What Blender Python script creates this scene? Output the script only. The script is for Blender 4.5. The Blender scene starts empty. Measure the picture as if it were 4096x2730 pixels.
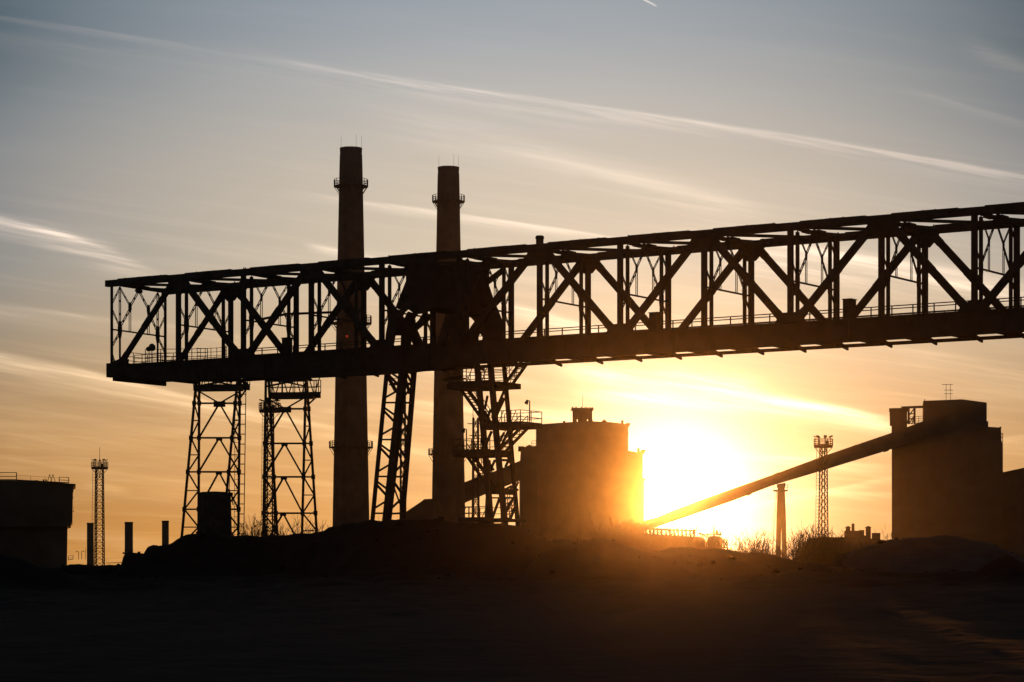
import bpy, math, random
from math import sin, cos, pi, sqrt, exp, radians
from mathutils import Vector as V, Matrix, noise
random.seed(7)
sc = bpy.context.scene
COL = sc.collection

# ------------------------------------------------------------------ camera
F = 11000.0            # focal length in pixels of a 4096 wide frame
HY, CX, ZC = 2420.0, 2048.0, 1.7
cam = bpy.data.cameras.new("camera"); camo = bpy.data.objects.new("camera", cam); COL.objects.link(camo)
camo.location = (0, 0, ZC); camo.rotation_euler = (pi/2, 0, 0)
cam.sensor_width = 36; cam.lens = F/4096*36; cam.shift_y = (HY-1365)/4096
cam.clip_start = .5; cam.clip_end = 20000
sc.camera = camo

# ------------------------------------------------------------------ sky
SUN_U, SUN_V = (1553-1176.5)/6318.6, (1390-1160)/6318.6
SUN_AZ, SUN_EL = math.atan(SUN_U), math.atan(SUN_V)
world = bpy.data.worlds.new("World"); sc.world = world; world.use_nodes = True
NT = world.node_tree; NT.nodes.clear()
def _s(v): return v.s if isinstance(v, E) else v
def mth(op, *a, clamp=False, nt=None):
    n = NT.nodes.new('ShaderNodeMath'); n.operation = op; n.use_clamp = clamp
    for i, v in enumerate(a):
        if isinstance(v, E): NT.links.new(v.s, n.inputs[i])
        else: n.inputs[i].default_value = v
    return E(n.outputs[0])
class E:
    def __init__(s, sock): s.s = sock
    def __add__(a, b): return mth('ADD', a, b)
    __radd__ = __add__
    def __mul__(a, b): return mth('MULTIPLY', a, b)
    __rmul__ = __mul__
    def __sub__(a, b): return mth('SUBTRACT', a, b)
    def __rsub__(a, b): return mth('SUBTRACT', b, a)
    def __truediv__(a, b): return mth('DIVIDE', a, b)
def smooth(x, a, b):
    n = NT.nodes.new('ShaderNodeMapRange'); n.interpolation_type = 'SMOOTHSTEP'
    n.inputs[1].default_value = a; n.inputs[2].default_value = b
    NT.links.new(x.s, n.inputs[0]); return E(n.outputs[0])
def expf(x): return mth('EXPONENT', x)
def gauss(x): return expf(x*x*-1.0)
def vec(x, y, z=0.0):
    n = NT.nodes.new('ShaderNodeCombineXYZ')
    for i, v in enumerate((x, y, z)):
        if isinstance(v, E): NT.links.new(v.s, n.inputs[i])
        else: n.inputs[i].default_value = v
    return n.outputs[0]
def noi(v, scale=1.0, detail=4.0, rough=.55, dist=0.0):
    n = NT.nodes.new('ShaderNodeTexNoise'); n.inputs['Scale'].default_value = scale
    n.inputs['Detail'].default_value = detail; n.inputs['Roughness'].default_value = rough
    n.inputs['Distortion'].default_value = dist
    NT.links.new(v, n.inputs['Vector']); return E(n.outputs[0])
def rgb(c):
    n = NT.nodes.new('ShaderNodeRGB'); n.outputs[0].default_value = (*c, 1); return n.outputs[0]
def mixc(fac, a, b, mode='MIX'):
    n = NT.nodes.new('ShaderNodeMix'); n.data_type = 'RGBA'; n.blend_type = mode
    n.clamp_factor = mode == 'MIX'
    if isinstance(fac, E): NT.links.new(fac.s, n.inputs[0])
    else: n.inputs[0].default_value = fac
    for i, c in ((6, a), (7, b)):
        if isinstance(c, tuple): n.inputs[i].default_value = (*c, 1)
        else: NT.links.new(c, n.inputs[i])
    return n.outputs[2]
def ramp(x, stops):
    n = NT.nodes.new('ShaderNodeValToRGB'); r = n.color_ramp; r.interpolation = 'EASE' if False else 'LINEAR'
    while len(r.elements) < len(stops): r.elements.new(.5)
    for e, (p, c) in zip(r.elements, stops): e.position = p; e.color = (*c, 1)
    NT.links.new(x.s, n.inputs[0]); return n.outputs[0]
tc = NT.nodes.new('ShaderNodeTexCoord'); sp = NT.nodes.new('ShaderNodeSeparateXYZ')
NT.links.new(tc.outputs['Generated'], sp.inputs[0])
dx, dy, dz = (E(o) for o in sp.outputs)
yy = mth('MAXIMUM', dy, .05)
u, v = dx/yy, dz/yy
front = smooth(dy, .15, .75)
# base: physical sky
sky = NT.nodes.new('ShaderNodeTexSky'); sky.sky_type = 'NISHITA'; sky.sun_disc = False
sky.sun_elevation = SUN_EL; sky.sun_rotation = SUN_AZ
sky.air_density = 1.2; sky.dust_density = 3.0; sky.ozone_density = 1.5
bg_sky = NT.nodes.new('ShaderNodeBackground'); bg_sky.inputs[1].default_value = .13
NT.links.new(sky.outputs[0], bg_sky.inputs[0])
# thin evening veil of high cirrus lit by the low sun, brighter round the sun
veil = ramp(v*4.0, [(0.0, (.64, .245, .032)), (.09, (.73, .305, .052)), (.235, (.715, .38, .135)), (.38, (.635, .445, .26)),
                   (.50, (.575, .49, .375)), (.62, (.53, .47, .39)), (.74, (.415, .415, .405)), (.835, (.305, .345, .385)), (1.0, (.195, .265, .335))])
du, dv = u-SUN_U, v-SUN_V
d = mth('SQRT', du*du + dv*dv)
# vignette put into sky colour, with dimming away from sun; blue fades less
q = mth('MINIMUM', u*u*(1/.0346), 1.6)
left = 1.0-smooth(u, -.02, .02)
s_l = smooth(v, .05, .14)*.15+.38+smooth(v, .16, .21)*.17
s_r = smooth(v, .10, .21)*.42+.28
lv = q*(left*s_l+(1.0-left)*s_r)
hi = smooth(v, .14, .21); lo_ = 1.0-smooth(v, .05, .11)
veil_lvl = vec(1.0-lv, 1.0-lv*(hi*.02+.86+lo_*.14), 1.0-lv*(hi*.20+.62+lo_*.34))
halo = expf(d*(-1/.085))*.47
core = expf(d*(-1/.0155))*7.0
# --- cirrus and contrails, in directions of the sky (u: azimuth, v: elevation)
def px(p): return ((p[0]-1176.5)/6318.6, (1390-p[1])/6318.6)
warp = noi(vec(u*14.0, v*40.0), 1.0, 3.0)-.5
fibre = noi(vec(u*26.0+v*60.0, v*330.0+u*60.0), 1.0, 5.0, .62)
fibre2 = noi(vec(u*9.0+v*30.0, v*90.0+u*12.0), 1.0, 5.0, .6)
fib = smooth(fibre, .40, .66)*.85+smooth(fibre2, .40, .62)*.55
def streak(p, q, w_up, w_dn, amp, bend=0.0, fade=(.1, .1), rag=.5, grow=0.0, wob=.0022):
    (u0, v0), (u1, v1) = px(p), px(q)
    t = (u-u0)*(1/(u1-u0))
    line = t*(v1-v0) + v0
    if bend: line = line + t*(1.0-t)*(4*bend/6318.6)
    dd = v-line+warp*wob
    wd = 1.0
    if grow: dd = dd/(mth('MAXIMUM', t, 0.0)*grow+1.0)
    up = mth('MAXIMUM', dd, 0.0)*(6318.6/w_up); dn = mth('MINIMUM', dd, 0.0)*(6318.6/w_dn)
    g = gauss(up)*gauss(dn)
    e = 1.0
    m = g*amp
    if fade[0]: m = m*smooth(t, -fade[0]*.3, fade[0])
    if fade[1]: m = m*(1.0-smooth(t, 1-fade[1], 1+fade[1]*.3))
    return m*(fib*(1.7*rag)+(1-rag)) if rag else m
S = [
 streak((0, 38), (1176, 222), 3, 12, .06, 0, (0, .15), .9),
 streak((760, 166), (2380, 408), 5, 24, .22, 10, (.35, 0), .85),
 streak((400, 100), (1500, 300), 20, 45, .05, 6, (.4, .3), .9),
 streak((0, 80), (700, 190), 14, 40, .035, 0, (0, .4), .5),
 streak((820, 250), (1800, 512), 30, 44, .13, 10, (.35, .15), .7),
 streak((1560, 540), (2420, 680), 24, 40, .34, 8, (.3, .15), .8),
 streak((1640, 600), (2300, 660), 10, 22, .22, 0, (.2, .2), .8),
 streak((700, 444), (1460, 556), 4, 13, .26, 0, (.4, .25), .8),
 streak((700, 560), (900, 600), 6, 14, .25, 0, (.3, .5), .7),
 streak((-60, 490), (370, 632), 9, 30, .36, 14, (0, .35), .95),
 streak((60, 520), (300, 600), 26, 34, .14, 0, (.3, .3), .9),
 streak((-30, 704), (440, 756), 6, 18, .27, 0, (0, .4), .6),
 streak((300, 740), (1000, 840), 10, 20, .12, 0, (.3, .3), .6),
 streak((-40, 806), (640, 970), 6, 36, .44, 8, (0, .35), .7),
 streak((380, 900), (1050, 1045), 8, 26, .30, 0, (.3, .2), .6),
 streak((-60, 900), (700, 880), 22, 40, .07, 0, (.1, .4), .7),
 streak((400, 985), (1200, 900), 8, 22, .10, 0, (.3, .2), .7),
 streak((1120, 690), (1420, 770), 8, 24, .55, 0, (.3, .4), .6),
 streak((1290, 838), (2080, 975), 8, 30, .8, 12, (.15, .12), .8),
 streak((1330, 900), (1980, 940), 8, 20, .5, 0, (.2, .3), .9),
 streak((1500, 850), (1760, 880), 14, 20, .35, 0, (.3, .3), .8),
 streak((900, 930), (1400, 960), 12, 26, .35, 0, (.4, .2), .6),
 streak((850, 830), (1250, 880), 8, 18, .20, 0, (.3, .3), .6),
 streak((2040, 800), (2380, 880), 20, 40, .10, 0, (.3, 0), .9),
 streak((1700, 1060), (2420, 1000), 5, 10, .16, 0, (.2, .2), .8),
 streak((1650, 1040), (2050, 1075), 5, 16, .30, 0, (.3, .2), .6),
 streak((1600, 1120), (2060, 1135), 5, 14, .28, 0, (.3, .2), .6),
 streak((1650, 1180), (2060, 1095), 4, 12, .25, 0, (.3, .2), .6),
 streak((1469, -6), (1510, 15), 2.2, 2.2, .55, 0, (.2, .2), .2, 0, 0),
 streak((2050, 195), (2400, 296), 5, 14, .07, 0, (.4, 0), .6),
 streak((2200, 90), (2420, 190), 20, 30, .05, 0, (.4, 0), .8),
 streak((190, 1112), (300, 1130), 10, 10, .18, 0, (.4, .4), .7),
 streak((0, 1010), (450, 1000), 10, 26, .08, 0, (.1, .3), .8),
]
cl = S[0]
for s_ in S[1:]: cl = cl+s_
band = smooth(noi(vec(u*7.0-v*5.0, v*75.0+u*7.0), 1.0, 5.0, .58), .40, .78)
low = (1.0-smooth(v, .01, .13))
fib3 = smooth(noi(vec(u*9.0+v*24.0, v*170.0+u*24.0), 1.0, 6.0, .66), .46, .76)
fib4 = smooth(noi(vec(u*16.0-v*20.0, v*420.0+u*18.0), 1.0, 5.0, .65), .48, .74)
mid = smooth(v, .0, .05)*(1.0-smooth(v, .09, .19))
cl = cl + band*(low*.26+.02) + fib3*(mid*.12+.022) + fib4*low*.13
shade = smooth(fibre2, .35, .75)*(1.0-smooth(v, .02, .10))*.16
tint = mixc(smooth(v, .03, .15), (1.0, .70, .34), (1.0, .765, .60))
glow_c = mixc(smooth(d, .0, .12), (1.0, .82, .50), (1.0, .72, .42))
cl = cl*(halo*1.6+.62)
c1 = mixc(1.0, veil, veil_lvl, 'MULTIPLY')
c1 = mixc(shade, c1, (.34, .22, .16))
c2 = mixc(halo+core, (0, 0, 0), glow_c); 
n = NT.nodes.new('ShaderNodeVectorMath'); n.operation = 'SCALE'; NT.links.new(glow_c, n.inputs[0]); NT.links.new((halo+core).s, n.inputs['Scale'])
n2 = NT.nodes.new('ShaderNodeVectorMath'); n2.operation = 'SCALE'; NT.links.new(tint, n2.inputs[0]); NT.links.new(cl.s, n2.inputs['Scale'])
a1 = NT.nodes.new('ShaderNodeVectorMath'); a1.operation = 'ADD'; NT.links.new(c1, a1.inputs[0]); NT.links.new(n.outputs[0], a1.inputs[1])
a2 = NT.nodes.new('ShaderNodeVectorMath'); a2.operation = 'ADD'; NT.links.new(a1.outputs[0], a2.inputs[0]); NT.links.new(n2.outputs[0], a2.inputs[1])
bg_veil = NT.nodes.new('ShaderNodeBackground'); NT.links.new(a2.outputs[0], bg_veil.inputs[0]); bg_veil.inputs[1].default_value = 1.08
above = smooth(dz, -.02, .0)
cover = front*above*(1.0-smooth(dz, .24, .6))
add = NT.nodes.new('ShaderNodeMixShader'); NT.links.new(cover.s, add.inputs[0]); NT.links.new(bg_sky.outputs[0], add.inputs[1]); NT.links.new(bg_veil.outputs[0], add.inputs[2])
wo = NT.nodes.new('ShaderNodeOutputWorld'); NT.links.new(add.outputs[0], wo.inputs[0])
world.cycles.sampling_method = 'MANUAL'; world.cycles.sample_map_resolution = 2048

# ------------------------------------------------------------------ sun, exposure
sun = bpy.data.lights.new("sun", 'SUN'); sun.energy = 2.0; sun.angle = radians(.53); sun.color = (1, .31, .045)
suno = bpy.data.objects.new("sun", sun); COL.objects.link(suno)
sdir = V((SUN_U, 1, SUN_V)).normalized()
suno.rotation_euler = sdir.to_track_quat('Z', 'Y').to_euler()
vs = sc.view_settings; vs.view_transform = 'Standard'; vs.look = 'None'; vs.exposure = 0; vs.gamma = 1
sc.cycles.use_denoising = True
sc.cycles.max_bounces = 4; sc.cycles.diffuse_bounces = 2; sc.cycles.volume_bounces = 1
sc.cycles.sample_clamp_indirect = 30; sc.cycles.use_adaptive_sampling = False

# ------------------------------------------------------------------ materials
MATS = {}
def mat(name, col, rough=.8, var=.35, scale=1.5, metal=0.0, col2=None, bump=.0):
    if name in MATS: return MATS[name]
    m = bpy.data.materials.new(name); m.use_nodes = True; nt = m.node_tree; b = nt.nodes['Principled BSDF']
    t = nt.nodes.new('ShaderNodeTexCoord'); nz = nt.nodes.new('ShaderNodeTexNoise')
    nz.inputs['Scale'].default_value = scale; nz.inputs['Detail'].default_value = 6
    nt.links.new(t.outputs['Object'], nz.inputs['Vector'])
    r = nt.nodes.new('ShaderNodeValToRGB'); r.color_ramp.elements[0].position = .3; r.color_ramp.elements[1].position = .7
    lo = tuple(c*(1-var) for c in col); hi = col2 or tuple(c*(1+var) for c in col)
    r.color_ramp.elements[0].color = (*lo, 1); r.color_ramp.elements[1].color = (*hi, 1)
    nt.links.new(nz.outputs[0], r.inputs[0]); nt.links.new(r.outputs[0], b.inputs['Base Color'])
    b.inputs['Roughness'].default_value = rough; b.inputs['Metallic'].default_value = metal
    b.inputs['Specular IOR Level'].default_value = .04
    if bump:
        bp = nt.nodes.new('ShaderNodeBump'); bp.inputs['Strength'].default_value = bump; bp.inputs['Distance'].default_value = .2
        nt.links.new(nz.outputs[0], bp.inputs['Height']); nt.links.new(bp.outputs[0], b.inputs['Normal'])
    MATS[name] = m; return m
STEEL = mat('sooty_steel', (.030, .026, .026), .75, .4, .8)
STEEL2 = mat('dark_painted_steel', (.035, .032, .030), .8, .4, 2)
BRICK = mat('sooty_brick', (.085, .052, .043), .9, .35, .35)
CONC = mat('stained_concrete', (.055, .047, .042), .9, .35, .25)
CLAD = mat('weathered_cladding', (.055, .043, .038), .85, .3, .3)
COAL = mat('coal_earth', (.0042, .0039, .0044), .95, .5, .6, bump=.6)
ASH = mat('pale_ash', (.026, .029, .034), .95, .4, .5, bump=.6)
TWIG = mat('dry_twig', (.06, .040, .022), .9, .4, 3)
GLASS = mat('lamp_housing', (.05, .05, .05), .5, .2, 4)
RED = bpy.data.materials.new('red_lamp'); RED.use_nodes = True
RED.node_tree.nodes['Principled BSDF'].inputs['Base Color'].default_value = (.4, .02, .01, 1)
RED.node_tree.nodes['Principled BSDF'].inputs['Emission Color'].default_value = (1, .08, .02, 1)
RED.node_tree.nodes['Principled BSDF'].inputs['Emission Strength'].default_value = .22

# ------------------------------------------------------------------ mesh builder
class MB:
    def __init__(s): s.v = []; s.f = []
    def hull8(s, a, b):
        i = len(s.v); s.v += a+b; k = len(a)
        s.f.append(tuple(i+j for j in reversed(range(k)))); s.f.append(tuple(i+k+j for j in range(k)))
        for j in range(k): s.f.append((i+j, i+(j+1) % k, i+k+(j+1) % k, i+k+j))
    def bar(s, p, q, w, h=None, side=None, w2=None, h2=None):
        """rectangular bar; w along side (horizontal), h across"""
        p, q = V(p), V(q); h = h or w; t = (q-p)
        if t.length < 1e-6: return s
        t.normalize()
        if side is None:
            side = t.cross(V((0, 0, 1)))
            if side.length < 1e-3: side = V(BD)
        side = V(side); side = (side-t*side.dot(t)).normalized(); up = side.cross(t)
        w2 = w2 or w; h2 = h2 or h
        def ring(c, w, h): return [c+side*(a*w/2)+up*(b*h/2) for a, b in ((-1, -1), (1, -1), (1, 1), (-1, 1))]
        s.hull8(ring(p, w, h), ring(q, w2, h2)); return s
    def tube(s, p, q, r, r2=None, n=6):
        p, q = V(p), V(q); r2 = r if r2 is None else r2; t = (q-p)
        if t.length < 1e-6: return s
        t.normalize(); a = t.orthogonal().normalized(); b = t.cross(a)
        s.hull8([p+a*(r*cos(2*pi*k/n))+b*(r*sin(2*pi*k/n)) for k in range(n)],
                [q+a*(r2*cos(2*pi*k/n))+b*(r2*sin(2*pi*k/n)) for k in range(n)]); return s
    def box(s, c, sz, rz=0):
        c = V(c); R = Matrix.Rotation(rz, 3, 'Z'); x, y, z = (k/2 for k in sz)
        lo = [c+R @ V((a*x, b*y, -z)) for a, b in ((-1, -1), (1, -1), (1, 1), (-1, 1))]
        hi = [p+V((0, 0, 2*z)) for p in lo]
        s.hull8(lo, hi); return s
    def prism(s, pts, ext):
        ext = V(ext); s.hull8([V(p) for p in pts], [V(p)+ext for p in pts]); return s
    def lathe(s, c, prof, n=32, cap=True):
        c = V(c); i = len(s.v)
        for r, z in prof: s.v += [c+V((r*cos(2*pi*k/n), r*sin(2*pi*k/n), z)) for k in range(n)]
        for a in range(len(prof)-1):
            for k in range(n):
                k2 = (k+1) % n; s.f.append((i+a*n+k, i+a*n+k2, i+(a+1)*n+k2, i+(a+1)*n+k))
        if cap:
            s.f.append(tuple(i+k for k in reversed(range(n)))); m = i+(len(prof)-1)*n; s.f.append(tuple(m+k for k in range(n)))
        return s
    def laced(s, p, q, gap, t, side, pitch=.9):
        p, q, side = V(p), V(q), V(side); T = (q-p); L = T.length; T.normalize()
        o = (side-T*side.dot(T)).normalized()*(gap/2)
        s.bar(p-o, q-o, t); s.bar(p+o, q+o, t)
        k = max(2, int(L/pitch))
        for j in range(k+1):
            c = p+T*(L*j/k); s.bar(c-o, c+o, t, t*3)
        return s
    def rail(s, pts, h=1.1, mids=1, step=1.6, t=.05, toe=True):
        """handrail along a polyline of deck points"""
        for a, b in zip(pts, pts[1:]):
            a, b = V(a), V(b); L = (b-a).length; k = max(1, round(L/step))
            for j in range(k+1):
                c = a.lerp(b, j/k); s.bar(c, c+V((0, 0, h)), t)
            for m in range(mids+1):
                z = V((0, 0, h*(m+1)/(mids+1))); s.bar(a+z, b+z, t)
            if toe: s.bar(a+V((0, 0, .08)), b+V((0, 0, .08)), t*.6, .15)
        return s
    def ladder(s, p, q, side, w=.45, step=.35, t=.04):
        p, q = V(p), V(q); o = V(side).normalized()*(w/2)
        s.bar(p-o, q-o, t); s.bar(p+o, q+o, t); k = int((q-p).length/step)
        for j in range(1, k): c = p.lerp(q, j/k); s.bar(c-o, c+o, t*.8)
        return s
    def stair(s, p, q, depth, wd=1.0, side=None):
        """flight from p down/up to q, width along side"""
        p, q = V(p), V(q); t = q-p; side = V(side).normalized(); hor = V((t.x, t.y, 0)).normalized()
        for e in (-1, 1):
            o = side*(e*wd/2); s.bar(p+o, q+o, .06, .26, side)
            s.bar(p+o+V((0, 0, 1)), q+o+V((0, 0, 1)), .05); s.bar(p+o+V((0, 0, .55)), q+o+V((0, 0, .55)), .035)
            for j in range(4): c = p.lerp(q, j/3)+o; s.bar(c, c+V((0, 0, 1)), .045)
        k = max(3, int(abs(t.z)/.24))
        for j in range(k+1):
            c = p.lerp(q, j/k); s.bar(c-side*wd/2, c+side*wd/2, .26, .045, hor)
        return s
    def build(s, name, m, root=None, par=None):
        me = bpy.data.meshes.new(name); par = par or root
        off = V((0, 0, 0))
        if root is not None: off = ROOTS[root.name]
        me.from_pydata([p-off for p in s.v], [], s.f); me.update(); me.materials.append(m)
        o = bpy.data.objects.new(name, me); COL.objects.link(o)
        if par: o.parent = par
        return o
ROOTS = {}
def thing(name, label, cat, loc, group=None):
    o = bpy.data.objects.new(name, None); COL.objects.link(o); o.location = loc; o.empty_display_size = .5
    o['label'] = label; o['category'] = cat
    if group: o['group'] = group
    ROOTS[o.name] = V(loc); return o
def tag(o, label, cat, group=None, kind=None):
    if label: o['label'] = label
    if cat: o['category'] = cat
    if group: o['group'] = group
    if kind: o['kind'] = kind
    return o
def single(mb, name, m, label, cat, base, group=None):
    o = mb.build(name, m); b = V(base); o.data.transform(Matrix.Translation(-b)); o.location = b
    return tag(o, label, cat, group)
def copy_tree(o, parent=None):
    c = o.copy(); COL.objects.link(c)
    if parent: c.parent = parent
    for ch in list(o.children): copy_tree(ch, c)
    return c
def P(x, y, Y): return V(((x-CX)/F*Y, Y, ZC+(HY-y)/F*Y))       # a sight line of the survey photograph met at distance Y
def X_(x, Y): return (x-CX)/F*Y
def Z_(y, Y): return ZC+(HY-y)/F*Y
S2 = 4096/2353.0

# ------------------------------------------------------------------ ground
def interp(pts, x):
    if x <= pts[0][0]: return pts[0][1]
    for (a, b), (c, e) in zip(pts, pts[1:]):
        if x <= c:
            t = (x-a)/(c-a); t = t*t*(3-2*t)*.5+t*.5; return b+(e-b)*t
    return pts[-1][1]
def survey(pts, Y): return [(X_(a*S2, Y), Z_(b*S2, Y)) for a, b in pts]
KB = 1.8
RIDGES = [  # distance, front slope, back slope, crest
 (100*KB, .42, .5, survey([(-900, 1300), (-200, 1318), (120, 1322), (230, 1322), (276, 1318), (283, 1276), (300, 1271), (333, 1270), (340, 1254), (352, 1250), (372, 1254), (388, 1251), (410, 1240), (430, 1229), (452, 1225), (500, 1227), (532, 1233), (600, 1231), (660, 1231), (700, 1227), (742, 1223), (748, 1212), (766, 1210), (800, 1204), (850, 1197), (920, 1194), (1000, 1194), (1060, 1199), (1150, 1203), (1195, 1210), (1240, 1236), (1262, 1243), (1340, 1243), (1450, 1268), (1560, 1272), (1700, 1290), (1900, 1320), (2400, 1335), (3200, 1330)], 100*KB)),
 (88*KB, .45, .5, survey([(1180, 1330), (1260, 1262), (1310, 1246), (1345, 1246), (1372, 1237), (1392, 1236), (1420, 1245), (1450, 1256), (1500, 1275), (1600, 1320)], 88*KB)),
 (108*KB, .4, .45, survey([(1400, 1300), (1500, 1266), (1560, 1264), (1620, 1264), (1640, 1262), (1662, 1264), (1690, 1268), (1740, 1271), (1770, 1277), (1800, 1285), (1850, 1293), (1920, 1300), (2050, 1330)], 108*KB)),
 (120*KB, .30, .4, survey([(1780, 1310), (1850, 1288), (1920, 1276), (2000, 1254), (2040, 1241), (2110, 1236), (2180, 1233), (2220, 1240), (2280, 1252), (2320, 1268), (2353, 1284), (2420, 1300), (2700, 1310)], 120*KB)),
 (82*KB, .38, .5, survey([(2150, 1345), (2240, 1310), (2280, 1286), (2310, 1273), (2335, 1282), (2380, 1305), (2500, 1330), (2900, 1300)], 82*KB)),
 (76*KB, .35, .5, survey([(-500, 1250), (-200, 1255), (-40, 1262), (40, 1278), (100, 1298), (180, 1325), (260, 1350)], 76*KB)),
]
def H(x, y):
    z = -.9+4.2*max(0.0, y)/(92*KB) if y < 92*KB else max(1.5, 3.3-(y-92*KB)*.05)
    if 8 < y < 92*KB: z += .3*(y/165)*noise.fractal(V((x*.07, y*.035, 1)), 1, 2, 3)
    for Yc, a, b, cr in RIDGES:
        if abs(y-Yc) > 60: continue
        c = interp(cr, x); t = y-Yc; k = a if t < 0 else b
        h = c-(sqrt((t*k)**2+.09)-.3)
        if t < 0: h = c-(sqrt((t*k)**2+.09)-.3)*(1-.35*min(1, -t/20))
        z = max(z, h)+(.5*max(0.0, .6-abs(z-h))**2 if abs(z-h) < .6 else 0)
    return z
def Hn(x, y):
    z = H(x, y)
    if y < 240:
        am = .09+.12*min(1, max(0, z)/3)
        z += am*noise.fractal(V((x*.45, y*.45, 3)), .9, 2, 5)+.09*max(0.0, noise.noise(V((x*1.3, y*1.3, 9))))
    return z
def rng(a, b, st):
    k = int(round((b-a)/st)); return [a+(b-a)*i/k for i in range(k+1)]
xs = [-1500, -900, -500, -250, -140, -100, -76]+rng(-60, -44, 2)+rng(-43, 50, .31)+rng(52, 70, 2)+[84, 110, 150, 250, 500, 900, 1500]
ys = [-60, -20, 0]+rng(6, 90, 4)+rng(93, 125, 1.6)+rng(126, 236, .75)+rng(240, 280, 5)+[300, 340, 400, 500, 620, 760, 900, 1150, 1500]
mb = MB(); nx = len(xs)
for y in ys:
    for x in xs: mb.v.append(V((x, y, Hn(x, y))))
for j in range(len(ys)-1):
    for i in range(nx-1): mb.f.append((j*nx+i, j*nx+i+1, (j+1)*nx+i+1, (j+1)*nx+i))
g = mb.build('ground', COAL); g['kind'] = 'structure'
for p in g.data.polygons: p.use_smooth = True
# pale ash lies on the heap to the right: second material by place
g.data.materials.append(ASH)
for p in g.data.polygons:
    c = p.center
    if 198 < c.y < 230 and c.x > interp([(198, 23), (230, 29)], c.y) and c.z > 2.6+.9*noise.noise(V((c.x*.22, c.y*.22, 0))): p.material_index = 1

# rubble on the banks
def rock(m, c, r):
    i = len(m.v); n = 7; jit = random.uniform(.7, 1.3)
    for k, (rr, zz) in enumerate(((.75, -.5), (1.0, 0), (.7, .55))):
        for q_ in range(n):
            a = 2*pi*q_/n+k*.4; w_ = r*rr*random.uniform(.65, 1.2); m.v.append(c+V((cos(a)*w_*jit, sin(a)*w_, zz*r*random.uniform(.6, 1.1))))
    m.v.append(c+V((0, 0, r*.75))); t_ = len(m.v)-1
    for k in range(2):
        for q_ in range(n): m.f.append((i+k*n+q_, i+k*n+(q_+1) % n, i+(k+1)*n+(q_+1) % n, i+(k+1)*n+q_))
    for q_ in range(n): m.f.append((i+2*n+q_, i+2*n+(q_+1) % n, t_))
    m.f.append(tuple(i+q_ for q_ in reversed(range(n))))
mb = MB()
for _ in range(700):
    y = KB*random.choice((random.gauss(99.5, 1.2), random.gauss(99.5, 1.2), random.gauss(108, 1.2), random.gauss(88, 1.5), random.gauss(120, 1.5))); x = random.uniform(-38, 44)
    r = min(.3, .05+random.expovariate(14)); rock(mb, V((x, y, Hn(x, y)+r*.15)), r)
tag(mb.build('rubble', COAL), 'loose lumps of coal and stone strewn over the dark banks', 'rubble', None, 'stuff')

# ------------------------------------------------------------------ the gantry bridge
Y0 = 240.0
AX, BX, CK = -1601.8, 282.57, -.01713398
BX0 = AX*Y0/F
BDv = V((BX*Y0/F, CK*Y0, 0)); BD = BDv.normalized(); BN = V((-BD.y, BD.x, 0))
BO = V((BX0, Y0, 0)); W = 7.35
def B(u_, w, z): return BO+BD*u_+BN*w+V((0, 0, z))
def U_(x, w=0.0):
    o = BO+BN*w; r = (x-CX)/F
    return (r*o.y-o.x)/(BD.x-r*BD.y)
def PB(x, y, w):
    u_ = U_(x, w); p = B(u_, w, 0); return B(u_, w, Z_(y, p.y))
near_px = [447, 714, 974, 1245.5, 1527.5, 1838, 2159, 2481, 2817, 3162, 3526, 3898]
far_px = [661, 923, 1185, 1455, 1731, 2045, 2352, 2673, 3005, 3346, 3700, 4067]
UN = [U_(x) for x in near_px]; UF = [U_(x, W) for x in far_px]
st = (UN[-1]-UN[2])/9
for k in range(12, 17): UN.append(UN[-1]+st); UF.append(UF[-1]+st)
TOP = [k % 2 == 1 if k <= 4 else k % 2 == 0 for k in range(len(UN)+1)]   # panel points where the diagonals meet the upper chord
NP = len(UN); UE = UN[-1]+1.0; UR = UN[11]
def zt(u_): return 30.02-.17*max(0, u_)/UR          # top of the upper chord
def zg(u_): return 22.55-.08*max(0, u_)/UR         # top of the lower girder
CH = .55
br = thing('gantry_bridge', 'long dark riveted steel truss bridge crossing the sky above the chimneys\' feet', 'bridge', B(0, W/2, 0)+V((0, 0, 20)))
br['label'] = 'long dark steel truss bridge high on piers, running across the whole scene'
def rough_chord(w, u0, zf, dep, th):
    m = MB()
    m.bar(B(u0, w, zf(u0)-dep/2), B(UE, w, zf(UE)-dep/2), th, dep, BN)
    # cover plates of changing thickness and bolted splices on the top flange
    for k in range(NP-1):
        ua, ub = UN[k]+.9, UN[k+1]-1.2
        m.bar(B(ua, w, zf(ua)+.03), B(ub, w, zf(ub)+.03), th*1.06, .06, BN)
        um = UN[k]+(ub-ua)*.55
        m.bar(B(um, w, zf(um)+.045), B(um+1.6, w, zf(um+1.6)+.045), th*.8, .07, BN)
        for j in range(2):
            uu = UN[k]+random.uniform(0, 6); m.box(B(uu, w, zf(uu)+.07), (.09, .09, .12))
    return m
rough_chord(0, -.55, zt, CH, .5).build('top_chord', STEEL, br)
rough_chord(W, -.45, zt, CH, .5).build('top_chord', STEEL, br)
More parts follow.
